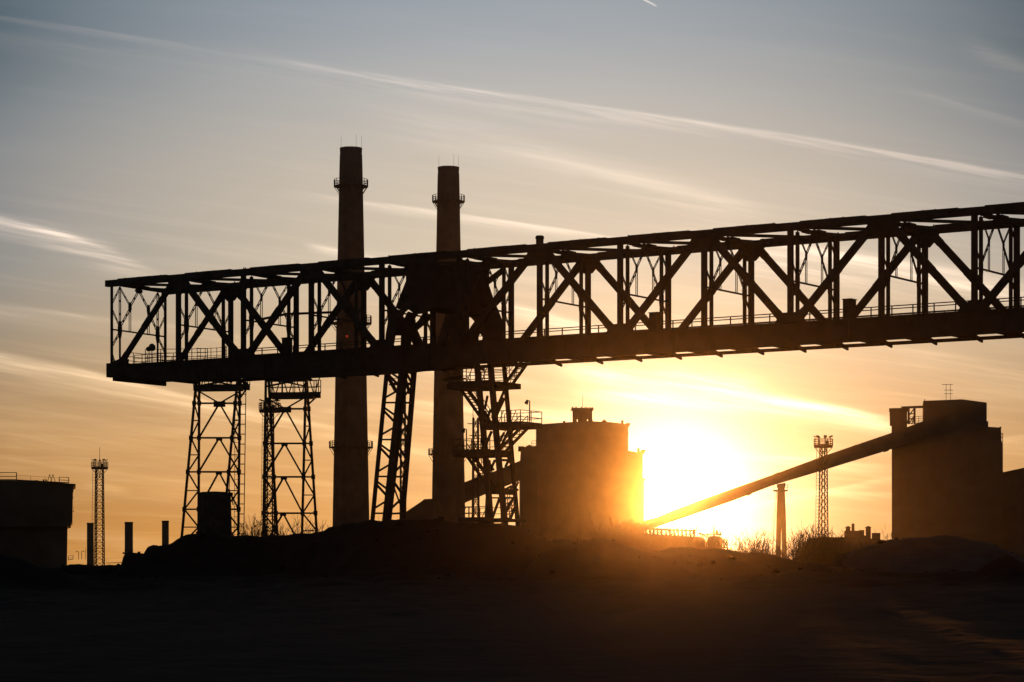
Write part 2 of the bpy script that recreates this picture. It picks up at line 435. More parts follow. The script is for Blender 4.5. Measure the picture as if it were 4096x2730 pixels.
# lower girders
def gird(w, dep, end):
    m = MB()
    def o(lst): return [B(a, w-.2, z) for a, z in lst]
    zb = lambda a: 20.83 if end else zg(a)-dep
    if end:
        m.prism(o([(.7, zb(9)+1.05), (1.3, zb(9)+.85), (2.6, zb(9)+.47), (4.4, zb(9)+.45), (6.2, zb(9)+.04), (9, zb(9)), (UE, zb(UE)), (UE, zg(UE)), (.7, zg(0))]), BN*.4)
        m.prism([B(-.35, w-.3, zg(0)-1.0), B(.9, w-.3, zg(0)-1.0), B(.9, w-.3, zg(0)+.22), B(-.35, w-.3, zg(0)+.22)], BN*.6)
        for a in (zb(0), ): pass
    else:
        m.bar(B(-.3, w, zg(0)-dep/2), B(UE, w, zg(UE)-dep/2), .4, dep, BN)
    m.bar(B(.95, w, zg(0)+.03), B(UE, w, zg(UE)+.03), .62, .06, BN)
    for k in range(NP):
        for q in (.33, .66):
            uu = UN[k]+q*st
            if uu > 9 and uu < UE: m.bar(B(uu, w-.26, zb(uu)+.05), B(uu, w-.26, zg(uu)-.05), .08, .12, BD)
    return m
gird(0, 1.93, True).build('lower_girder', STEEL, br)
MB().prism([B(U_(1000), -.15, 20.84), B(U_(1150), -.15, 20.5), B(U_(1500), -.15, 20.40), B(U_(1660), -.15, 20.45), B(U_(1930), -.15, 20.84)], BN*.3).build('bearing_beam', STEEL, br)
gird(W, .85, False).build('lower_girder', STEEL, br)
fl = MB(); fl.bar(B(-.2, W/2, 22.0), B(UE, W/2, 21.85), W-.5, .16, BN)
for k in range(NP-1):
    for q in (0, .5):
        uu = UN[k]+q*st; fl.bar(B(uu, .25, 21.55), B(uu, W-.25, 21.55), .25, .6)
fl.build('deck_floor', STEEL2, br)
cw = [W/2]
mb = MB(); mb.bar(B(UN[1], W+.9, 21.50), B(UE, W+.9, 21.36), .16, .26, BN)
mb.build('runway_rail', STEEL2, br)
for k in range(1, NP-1):
    for q in (0, .5):
        uu = UN[k]+q*st; mb = MB()
        a = B(uu, W-.3, 21.72); b = B(uu, W+2.0, 21.28)
        mb.bar(a, b, .16, .34, None, .14, .18); mb.bar(B(uu, W+.9, 21.4), B(uu, W+.9, 22.4), .14)
        for j in range(3): mb.bar(B(uu, W+1.2+.25*j, 21.4), B(uu, W+1.2+.25*j, 21.6), .07)
        mb.bar(B(uu, W+1.1, 21.62), B(uu, W+2.0, 21.5), .1, .06)
        mb.build('walkway_bracket', STEEL2, br)
mb = MB(); mb.bar(B(UN[1], W+1.15, 22.55), B(UE, W+1.15, 22.4), 1.5, .1, BN); mb.build('walkway', STEEL2, br)
mb = MB(); mb.rail([B(UN[1], W+1.85, 22.65), B(UE, W+1.85, 22.7)], 1.68, 1, 1.75, .075); mb.bar(B(UN[1], W+1.85, 24.12), B(UE, W+1.85, 24.17), .07); mb.build('handrail', STEEL2, br)
mb = MB(); mb.rail([B(1.2, W-.6, 22.35), B(UE, W-.6, 22.3)], 1.15, 2, 1.2, .05)
mb.bar(B(1, W-2.2, 22.9), B(UE, W-2.2, 22.8), .3, .12); mb.bar(B(UN[2], W-1.1, 23.24), B(UE, W-1.1, 23.18), .3, .09); mb.bar(B(UN[1], W+.4, 23.44), B(UE, W+.4, 23.42), .3, .05); mb.bar(B(UN[1], W+.9, 23.6), B(UE, W+.9, 23.58), .08); mb.bar(B(1, W-2.8, 22.7), B(UE, W-2.8, 22.6), .2, .1)
for k in range(110): uu = 1+k*.95; mb.bar(B(uu, W-2.2, 22.0), B(uu, W-2.2, 22.85), .06)
mb.build('cable_tray', STEEL2, br)
# left-end walk rails and hoop cage
mb = MB()
pa, pb_, pc = PB(455, 1415, 1.2), PB(525, 1403, 5.5), PB(1010, 1395, W-.4)
mb.rail([B(.7, .9, 22.7), B(.7, 3.2, 22.7), B(1.1, W-.6, 22.7)], 1.1, 2, 1.1, .05)
mb.rail([B(1.6, 2.6, 22.75), B(7.0, 4.6, 22.7)], 1.35, 3, 1.3, .05)
mb.rail([B(.7, 2.2, 22.7), B(6.5, 2.4, 22.7)], .9, 2, 1.5, .045)
mb.build('end_railing', STEEL2, br)
mb = MB(); c0 = PB(833, 1410, 5.5)
for j in range(6):
    z = 22.6+j*.33; r = .75
    pts = [B(U_(845, 5.5)+1.6*cos(a*pi/8), 5.5+r*sin(a*pi/8), z+.0) for a in range(9)]
    for a, b in zip(pts, pts[1:]): mb.bar(a, b, .04)
for a in range(0, 9): p = B(U_(845, 5.5)+1.6*cos(a*pi/8), 5.5+.75*sin(a*pi/8), 22.4); mb.bar(p, p+V((0, 0, 1.9)), .04)
mb.build('ladder_cage', STEEL2, br)
# posts, gussets, diagonals
def post(u_, w, wd, th): return MB().bar(B(u_, w, zg(u_)-.3), B(u_, w, zt(u_)-CH+.05), wd, th, BD)
for k in range(NP):
    for (UU, w) in ((UN, 0), (UF, W)):
        wd = .22 if k == 0 else .42
        m = post(UU[k], w, wd, .14 if k == 0 else .26)
        if TOP[k]:
            u_ = UU[k]; zb = zt(u_)-CH
            m.prism([B(u_-1.15, w-.14, zb+.05), B(u_+1.15, w-.14, zb+.05), B(u_+.9, w-.14, zb-.45), B(u_+.35, w-.14, zb-1.0), B(u_-.35, w-.14, zb-1.0), B(u_-.9, w-.14, zb-.45)], BN*.28)
        elif k:
            u_ = UU[k]; zb = zg(u_)
            m.prism([B(u_-1.3, w-.14, zb-.02), B(u_+1.3, w-.14, zb-.02), B(u_+1.0, w-.14, zb+.45), B(u_+.4, w-.14, zb+.75), B(u_-.4, w-.14, zb+.75), B(u_-1.0, w-.14, zb+.45)], BN*.28)
        else:
            u_ = UU[k]; zb = zg(u_)
            m.prism([B(u_, w-.14, zb), B(u_+1.8, w-.14, zb), B(u_+1.9, w-.14, zb+.5), B(u_+1.0, w-.14, zb+.55), B(u_, w-.14, zb+.3)], BN*.28)
        m.build('vertical_post', STEEL, br)
for k in range(NP-1):
    for (UU, w) in ((UN, 0), (UF, W)):
        a, b = UU[k], UU[k+1]
        zl, zh = (lambda t: zg(t)+.1), (lambda t: zt(t)-CH)
        m = MB()
        if k == 4: continue      # the pylon head takes the place of the diagonals here
        if not TOP[k]: p, q = B(a+(1.0 if k == 0 else .45), w, zl(a)), B(b-.55, w, zh(b))
        else: p, q = B(a+.55, w, zh(a)), B(b-.45, w, zl(b))
        m.bar(p, q, .30, .53 if k else .42, BN)
        t = (q-p); nrm = BN.cross(t).normalized()
        for e in (.06, .5, .94):
            c = p+t*e; m.bar(c-t.normalized()*.5, c+t.normalized()*.5, .34, .57 if k else .46, BN)
        m.build('diagonal', STEEL, br)
# sway frames
def SW(k, t, vv):
    u_ = UN[k]+(UF[k]-UN[k])*t; return B(u_, W*t, zg(u_)+(zt(u_)-CH-zg(u_))*vv)
def gus(m, k, t, vv, a, h, taper=.5):
    c = SW(k, t, vv); x = (SW(k, 1, vv)-SW(k, 0, vv)).normalized(); z = V((0, 0, 1)); n_ = BD*.05
    pts = [c-x*a*taper-z*h, c+x*a*taper-z*h, c+x*a-z*h*.3, c+x*a+z*h*.3, c+x*a*taper+z*h, c-x*a*taper+z*h, c-x*a+z*h*.3, c-x*a-z*h*.3]
    m.prism([p-n_*.8 for p in pts], n_*1.6)
for k in range(NP):
    m = MB(); a, b = .149, .855; mid = .5; iw = .20 if k == 0 else .34
    sd = (SW(k, 1, .5)-SW(k, 0, .5)).normalized()
    for t, s_ in ((a, -1), (b, 1)):
        o = 0 if s_ < 0 else 1
        if k == 0:
            m.bar(SW(k, t, 0), SW(k, t, .5), .14, .12, sd); m.laced(SW(k, t, .5), SW(k, t, 1), .2, .06, sd, 1.1)
        else: m.bar(SW(k, t, -.02), SW(k, t, 1), .24, .22, sd)
        gus(m, k, t, .47, .32 if k else .26, .95 if k else .75)
        # outer lacing: near post - inner vertical
        e = 0.015 if s_ < 0 else .985
        m.laced(SW(k, e, .80), SW(k, t-s_*-.0, 1.0), .13, .05, sd, .7)
        m.laced(SW(k, e, .70), SW(k, t, .50), .13, .05, sd, .7)
        m.laced(SW(k, e, .26), SW(k, t, .44), .15, .06, sd, .7)
        m.laced(SW(k, e, .14), SW(k, .075 if s_ < 0 else .925, 0), .12, .05, sd, .6)
        h = .335 if s_ < 0 else .68
        m.laced(SW(k, t, 1.0), SW(k, h, .79), .13, .05, sd, .7)
        m.laced(SW(k, mid, 1.0), SW(k, h, .78), .17, .06, sd, .7)
        m.laced(SW(k, h, .75), SW(k, t, .50), .17, .06, sd, .7)
        gus(m, k, h, .77, .13 if k else .2, .3 if k else .45)
        for g_ in (-.016, .016): m.bar(SW(k, h+g_, .75), SW(k, h+g_, .455), .05, .05)
    m.bar(SW(k, 0, .46), SW(k, 1, .455), .12, .12)
    gus(m, k, mid, .995, .5, .22)
    m.build('sway_frame', STEEL2, br)
# top struts and lateral bracing
for k in range(NP):
    m = MB()
    za, zb = zt(UN[k])-.3, zt(UF[k])-.3
    m.bar(B(UN[k], .2, za), B(UF[k], W-.2, zb), .26, .24)
    um = (UN[k]+UF[k])/2
    m.bar(B(um, W*.42, za+.05), B(um, W*.58, za+.05), 1.5, .12)
    m.bar(B(um, W/2, za), B(UN[k]+1.9, .2, za), .16, .2); m.bar(B(um, W/2, za), B(UF[k]+1.7, W-.2, zb), .16, .2)
    if k < NP-1: m.bar(B(UN[k]+.2, .2, za), B(UF[k+1]-.2, W-.2, zt(UF[k+1])-.3), .22, .22)
    m.build('top_bracing', STEEL2, br)
# tie beam with platform between third and fourth frames
m = MB(); m.bar(PB(1040, 1279, W), PB(1160, 1254, W), .12, .2); m.bar(PB(1150, 1257, W), PB(1330, 1250, W), .12, .2)
m.build('tie_beam', STEEL2, br)
# things carried by the bridge
def cabinet(x0, x1, y0, y1, w, label, d=.9):
    a, b = U_(x0, w), U_(x1, w); z1 = Z_(y0, B(a, w, 0).y); z0 = 22.1
    t = thing('equipment_cabinet', label, 'cabinet', B((a+b)/2, w, z0), 'cabinets on the bridge deck')
    m = MB(); m.prism([B(a, w, z0), B(b, w, z0), B(b, w+d, z0), B(a, w+d, z0)], (0, 0, z1-z0)); m.build('cabinet_body', STEEL2, t)
    m = MB(); m.prism([B(a-.06, w-.06, z1), B(b+.06, w-.06, z1), B(b+.06, w+d+.06, z1), B(a-.06, w+d+.06, z1)], (0, 0, .05)); m.build('lid', STEEL2, t)
    m = MB(); m.prism([B(a+.1, w-.04, z0+.2), B(b-.1, w-.04, z0+.2), B(b-.1, w-.04, z1-.15), B(a+.1, w-.04, z1-.15)], BN*.03); m.build('door', STEEL2, t)
cabinet(1127, 1155, 1354, 1398, 3.2, 'small dark cabinet on the bridge deck just left of the taller chimney', .5)
cabinet(2596, 2630, 1253, 1312, 3.0, 'dark cabinet on the bridge deck above the stepped coal tower')
cabinet(3371, 3403, 1199, 1250, 3.0, 'dark cabinet on the bridge deck nearest the right end', .9)
# roof ventilator
t = thing('roof_ventilator', 'short stubby vent with a cap standing on top of the bridge', 'vent', B(UN[6], 0, zt(UN[6])))
m = MB(); c = B(UN[6], 0, zt(UN[6])); m.lathe(c, [(.30, 0), (.30, .4)], 12); m.build('vent_pipe', STEEL2, t)
m = MB(); m.lathe(c, [(.34, .4), (.34, .58), (.27, .66), (.05, .68)], 10); m.build('vent_cap', STEEL2, t)
# deck lamp at the left end
c = PB(602, 1412, 3.5); c.z = 22.3
t = thing('deck_floodlight', 'rounded floodlight on a little frame at the left end of the bridge deck', 'floodlight', c)
m = MB(); zl = Z_(1393, c.y)
for s_ in (-.16, .16): m.bar(c+BD*s_, c+BD*s_+V((0, 0, zl-c.z)), .05)
m.bar(c+BD*-.4+V((0, 0, zl-c.z-.25)), c+BD*.4+V((0, 0, zl-c.z-.25)), .05); m.build('lamp_stand', STEEL2, t)
m = MB(); h = V((c.x, c.y, zl)); ax = (BD+V((0, 0, .25))).normalized()
for a, b, r1, r2 in ((-.42, -.3, .16, .2), (-.3, -.02, .2, .2), (-.02, .1, .22, .33), (.1, .3, .33, .33), (.3, .45, .33, .18)): m.tube(h+ax*a, h+ax*b, r1, r2, 12)
m.build('lamp_head', GLASS, t)

# ------------------------------------------------------------------ pylon head (machine house) between the trusses
# every pixel pair below is read from the survey photograph and set into a plane of the bridge
ph = thing('pylon_head', 'massive dark steel housing with splayed legs straddling the middle of the bridge', 'housing', PB(1790, 1240, W/2))
def zpx(x, y, s, x0, y0): return (x0+x/s, y0+y/s)
z3 = lambda x, y: zpx(x, y, 3.136, 1500, 950)
def plate(pts, w, th, off=(0, 0)):
    m = MB(); q = [PB(x+off[0], y+off[1], w) for x, y in pts]; m.prism(q, BN*th); return m
m = MB()
zc = lambda x, y: zpx(x, y, 2.94, 1440, 920)
a0, a1 = U_(1626, .3), U_(1735, .3)
zA, zB = Z_(1062, B(a0, .3, 0).y), Z_(1238, B(a0, .3, 0).y)
m.prism([B(a0+.5, .35, zB), B(a1, .35, zB), B(a1, W-.35, zB), B(a0+.5, W-.35, zB)], (0, 0, zA-zB))
m.build('cross_beam', STEEL, ph)
def zplate(name, pts, w, th=.3): plate([zc(*p) for p in pts], w, th).build(name, STEEL, ph)
zplate('side_plate', ((535, 330), (880, 330), (880, 900), (740, 980), (640, 990), (560, 930), (500, 955), (415, 915), (540, 600)), -.5)
zplate('side_plate', ((1150, 340), (1500, 400), (1495, 650), (1560, 840), (1600, 930), (1670, 1110), (1680, 1370), (1430, 1370), (1440, 1262), (1400, 1200), (1372, 1255), (1370, 1370), (1230, 1370), (1250, 1240), (1300, 1140), (1345, 1080), (1300, 1030), (1150, 1010)), W+.25)
zplate('splayed_leg', ((400, 930), (520, 955), (440, 1090), (410, 1180), (370, 1400), (290, 1400), (300, 1240), (330, 1060)), -.6, .25)
zplate('splayed_leg', ((560, 960), (650, 990), (590, 1120), (575, 1400), (475, 1400), (485, 1120)), 2.0)
zplate('splayed_leg', ((740, 975), (845, 995), (800, 1060), (640, 1190), (610, 1140), (690, 1060)), W-.3)
zplate('splayed_leg', ((570, 1170), (650, 1170), (705, 1290), (760, 1400), (650, 1400), (580, 1270)), 3.2)
zplate('splayed_leg', ((1010, 985), (1095, 985), (1165, 1200), (1165, 1370), (1085, 1370), (1040, 1180), (980, 1370), (890, 1370)), -.45)
zplate('splayed_leg', ((1160, 980), (1215, 990), (1225, 1140), (1215, 1370), (1160, 1370)), 4.0)
m = MB(); m.bar(PB(*zc(385, 1150), 1.2), PB(*zc(650, 1150), 3), .3, 1.3); m.build('leg_brace', STEEL, ph)
m = MB(); m.bar(PB(*zc(1490, 620), W), PB(*zc(1690, 470), W), .3, .4); m.build('leg_brace', STEEL, ph)
m = MB(); m.bar(PB(*zc(490, 985), 1.5), PB(*zc(560, 925), 1.5), .14, .2); m.build('leg_brace', STEEL, ph)
# ------------------------------------------------------------------ piers
z13 = lambda x, y: zpx(x, y, 2.24, 1240, 1450)
lp = thing('bridge_pier', 'leaning lattice steel pier with thick legs standing between the two chimneys', 'pier', PB(1560, 2100, 2))
def leg(p, q, wp, wd, th, name='pier_leg', root=None):
    a, b = PB(*p, wp), PB(*q, wp); MB().bar(a, b, wd, th, BD).build(name, STEEL, root); return a, b
def ext(p, q, y):   # lengthen the sight points to a given y
    t = (y-p[1])/(q[1]-p[1]); return (p[0]+(q[0]-p[0])*t, y)
def pts2(a, b): return z13(*a), z13(*b)
gy = 2425
A = pts2((690, 60), (560, 1410)); A = (A[0], ext(*A, gy)); Bq = pts2((838, 60), (690, 1400)); Bq = (Bq[0], ext(*Bq, gy)); Cq = pts2((935, 60), (832, 1330)); Cq = (Cq[0], ext(*Cq, gy))
la = leg(*A, .3, .29, .22, root=lp); lb = leg(*Bq, 0.0, .62, .45, root=lp); lc = leg(*Cq, W, .38, .28, root=lp)
def at(l, y):
    a, b = l; ya, yb = HY-(a.z-ZC)*F/a.y, HY-(b.z-ZC)*F/b.y; return a.lerp(b, (y-ya)/(yb-ya))
m = MB()
for zy in (30, 360, 690, 1020, 1350):
    y = 1450+zy/2.24; d_ = 330/2.24
    m.bar(at(la, y), at(lb, y), .16, .14); m.bar(at(lb, y+2), at(lc, y), .16, .16)
    if zy < 1300:
        m.bar(at(la, y+.12*d_), at(lb, y+.40*d_), .14, .13); m.bar(at(la, y+.20*d_), at(lb, y+.60*d_), .14, .16)
        m.bar(at(lb, y+.62*d_), at(la, y+.88*d_), .12, .13)
        m.bar(at(lb, y+.05*d_), at(lc, y+.55*d_), .15, .17); m.bar(at(lb, y+.95*d_), at(lc, y+.55*d_), .13, .15); m.bar(at(lb, y+.1*d_), at(lc, y+.95*d_), .11, .11)
m.build('bracing', STEEL2, lp)
m = MB(); m.rail([PB(*z13(720, 198), 5), PB(*z13(905, 198), 6.5)], 1.5, 2, .8, .05); m.bar(PB(*z13(715, 200), 5), PB(*z13(910, 200), 6.5), .6, .1)
m.bar(PB(*z13(700, 130), 0), PB(*z13(770, 260), 4), .2, .3); m.bar(PB(*z13(850, 140), 4), PB(*z13(890, 270), W), .2, .3); m.build('inspection_platform', STEEL2, lp)

z4 = lambda x, y: zpx(x, y, 2.178, 1700, 1400)
rp = thing('bridge_pier', 'stair pier of thick leaning legs with zigzag stairs beside the stepped coal tower', 'pier', PB(2000, 2100, 3))
def leg4(pts, w, wd, th):
    q = [PB(*z4(*p), w) for p in pts]; m = MB()
    for a, b in zip(q, q[1:]): m.bar(a, b, wd, th, BD)
    m.build('pier_leg', STEEL, rp); return q
q1 = leg4(((452, 120), (508, 700), (558, 1300), (628, 2232)), 2.0, .42, .30)
q2 = leg4(((570, 120), (618, 700), (675, 1300), (771, 2232)), 0.6, .42, .32)
q3 = leg4(((688, 120), (738, 700), (785, 1250), (869, 2232)), 5.0, .30, .24)
m = MB()
def pt4(x, y, w): return PB(*z4(x, y), w)
for a, b, w_, t_ in (((450, 345), (700, 345), 3, .3), ((520, 690), (740, 690), 3, .2), ((610, 600), (690, 420), 3, .2), ((520, 520), (545, 400), 3, .15), ((520, 690), (570, 520), 3, .15), ((620, 520), (695, 345), 3, .16),
                     ((535, 820), (580, 710), 3, .18), ((650, 870), (730, 700), 3, .18), ((690, 720), (650, 800), 3, .14), ((565, 1060), (610, 960), 3, .16), ((560, 960), (580, 1060), 3, .12), ((700, 1020), (745, 930), 3, .16), ((720, 930), (750, 1000), 3, .14), ((545, 880), (660, 880), 3, .2), ((660, 960), (770, 965), 3, .2),
                     ((540, 950), (600, 1050), 3, .12), ((530, 1230), (800, 1240), 3, .5), ((590, 1460), (650, 1290), 3, .17), ((650, 1290), (570, 1290), 3, .12), ((710, 1410), (770, 1290), 3, .17), ((700, 1290), (800, 1290), 3, .14), ((540, 1265), (640, 1225), 3, .14), ((690, 1220), (750, 1190), 3, .14), ((750, 1225), (750, 1180), 3, .1), ((790, 1200), (815, 1150), 3, .1), ((770, 1190), (812, 1225), 3, .12), ((800, 1330), (815, 1480), 3, .12)):
    m.bar(pt4(*a, w_), pt4(*b, w_), .15, t_)
m.build('bracing', STEEL2, rp)
def deck4(x0, x1, y0, y1, railh, ends=True, side_x=None):
    a, b = U_(z4(x0, 0)[0], 3), U_(z4(x1, 0)[0], 3); Yd = B((a+b)/2, 3, 0).y
    zt_, zb_ = Z_(z4(0, y0)[1], Yd), Z_(z4(0, y1)[1], Yd)
    m = MB(); m.prism([B(a, 1.4, zb_), B(b, 1.4, zb_), B(b, 4.6, zb_), B(a, 4.6, zb_)], (0, 0, zt_-zb_))
    pl = m.build('platform', STEEL2, rp)
    xa, xb = side_x or (x0, x1); ua, ub = U_(z4(xa, 0)[0], 3), U_(z4(xb, 0)[0], 3)
    m = MB(); m.rail([B(ua, 1.45, zt_), B(ub, 1.45, zt_)], railh, 1, .9, .055); m.rail([B(ua, 4.55, zt_), B(ub, 4.55, zt_)], railh, 1, 1.1, .05)
    m.rail([B(ub if x1 > 800 else ua, 1.45, zt_), B(ub if x1 > 800 else ua, 4.55, zt_)], railh, 1, 1.5, .05)
    for k in range(3): c = ua+(ub-ua)*(k+.2)/3; m.bar(B(c, 1.45, zt_), B(c+.55, 1.45, zt_+railh), .05)
    m.build('railing', STEEL2, rp, pl)
deck4(285, 740, 298, 345, 1.15, side_x=(300, 690)); deck4(600, 925, 655, 690, 1.05); deck4(340, 660, 892, 935, 1.0); deck4(385, 790, 1478, 1500, 1.0, side_x=(385, 660))
for a, b in (((868, 105), (716, 318)), ((330, 330), (585, 690)), ((865, 680), (650, 905)), ((395, 925), (600, 1230)), ((560, 620), (590, 660)), ((770, 1330), (705, 1490))):
    pa_, pb2 = pt4(*a, 3), pt4(*b, 3)
    MB().stair(pa_, pb2, 1, 1.0, BN).build('stair_flight', STEEL2, rp)
m = MB(); m.rail([pt4(180, 258, 3), pt4(330, 240, 3)], 1.1, 2, .9, .05); m.bar(pt4(175, 262, 3), pt4(340, 250, 3), .8, .12)
for k in range(7): m.bar(pt4(480, 175+k*24, 3.0), pt4(700, 172+k*24, 3.0), .05)
m.build('upper_gallery', STEEL2, rp)
for (x, y0, y1) in ((912, 448, 620), (361, 695, 870), (632, 460, 640)):
    m = MB(); m.bar(pt4(x, y1, 1.3), pt4(x, y0, 1.3), .07); lo = m.build('lamp_post', STEEL2, rp)
    h = pt4(x, y0, 1.3); m = MB(); m.bar(h+V((0, 0, .03)), h+BD*-.25+V((0, 0, .05)), .06); m.tube(h+BD*-.2+V((0, 0, .1)), h+BD*-.34+V((0, 0, -.2)), .09, .16, 8); m.build('lamp_head', GLASS, rp, lo)

# ------------------------------------------------------------------ chimneys
def chimney(x, Y, ytop, wt, wb, label, plats, lightning):
    r = lambda w: w*S2/2*Y/F
    z1 = Z_(ytop*S2, Y); base = V((X_(x*S2, Y), Y, 1.6))
    t = thing('brick_chimney', label, 'chimney', base, 'tall twin chimneys')
    zb = Z_(1210*S2, Y); rt, rb = r(wt), r(wb)
    R = lambda z: rt+(rb-rt)*((z1-z)/(z1-zb))**.95 if z < z1 else rt
    n = 44; prof = []
    for i in range(n+1):
        z = base.z+(z1-1.2-base.z)*i/n; prof.append((R(z)*(1+.003*sin(i*2.1)), z-base.z))
    prof += [(rt*.985, z1-1.2-base.z+.02), (rt*1.0, z1-.5-base.z), (rt*1.015, z1-base.z), (rt*.8, z1-base.z), (rt*.8, z1-3-base.z)]
    mb = MB().lathe(base, prof, 40); o = mb.build('shaft', BRICK, t)
    for p in o.data.polygons: p.use_smooth = len(p.vertices) == 4
    for (yp, ext_, hh) in plats:
        z = Z_(yp*S2, Y); rr = R(z); ro = rr+ext_
        m = MB(); c = V((base.x, base.y, z))
        m.lathe(c, [(rr-.05, 0), (ro, 0), (ro, .14), (rr-.05, .14)], 32, False)
        for k in range(12):
            a = 2*pi*k/12; dr = V((cos(a), sin(a), 0)); m.bar(c+dr*(ro-.1), c+dr*(R(z-1.4)-.05)+V((0, 0, -1.4)), .1); m.bar(c+dr*(ro-.6), c+dr*(rr)+V((0, 0, -.6)), .08)
        g_ = m.build('gallery', STEEL2, t)
        m = MB(); k_ = 20
        for k in range(k_):
            a, b = 2*pi*k/k_, 2*pi*(k+1)/k_; p = c+V((cos(a), sin(a), 0))*(ro-.06); q = c+V((cos(b), sin(b), 0))*(ro-.06)
            m.bar(p, p+V((0, 0, hh)), .085)
            for f_ in (1, .66, .33): m.bar(p+V((0, 0, hh*f_)), q+V((0, 0, hh*f_)), .07)
        m.build('railing', STEEL2, t, g_)
    for a in lightning:
        p = V((base.x+rt*.95*cos(a), base.y+rt*.95*sin(a), z1-2)); MB().tube(p, p+V((0, 0, 4.4)), .028, .018).build('lightning_rod', STEEL2, t)
    m = MB(); s_ = V((-.3, -1, 0)).normalized(); m.ladder(base+s_*(R(base.z+2)+.3)+V((0, 0, 2)), V((base.x, base.y, z1))+s_*(rt+.3), V((1, -.3, 0)), .5, .6, .05); m.build('ladder', STEEL2, t)
    return t, base, R
t, b, R = chimney(806.5, 520, 341, 51, 85, 'taller and left of the two tall tapering brick chimneys, rising behind the bridge', ((430, 1.0, 1.35), (745, 1.15, 1.5), (1030, .95, 1.25)), (pi*.9, .05*pi, -1.0))
# red obstruction lamp
zz = Z_(1353, 520); c = V((X_(1391.6, 520), 520-R(zz)-.25, zz))
w_ = MB(); w_.lathe(c, [(.12, -.2), (.22, -.1), (.22, .14), (.1, .25)], 12); w_.build('warning_lamp', RED, t)
chimney(1030.5, 545, 385, 49, 78, 'shorter, right-hand one of the two tall tapering brick chimneys behind the bridge', ((465, 1.0, 1.3), (1046, .9, 1.2)), (pi*.9, .05*pi, -1.0))

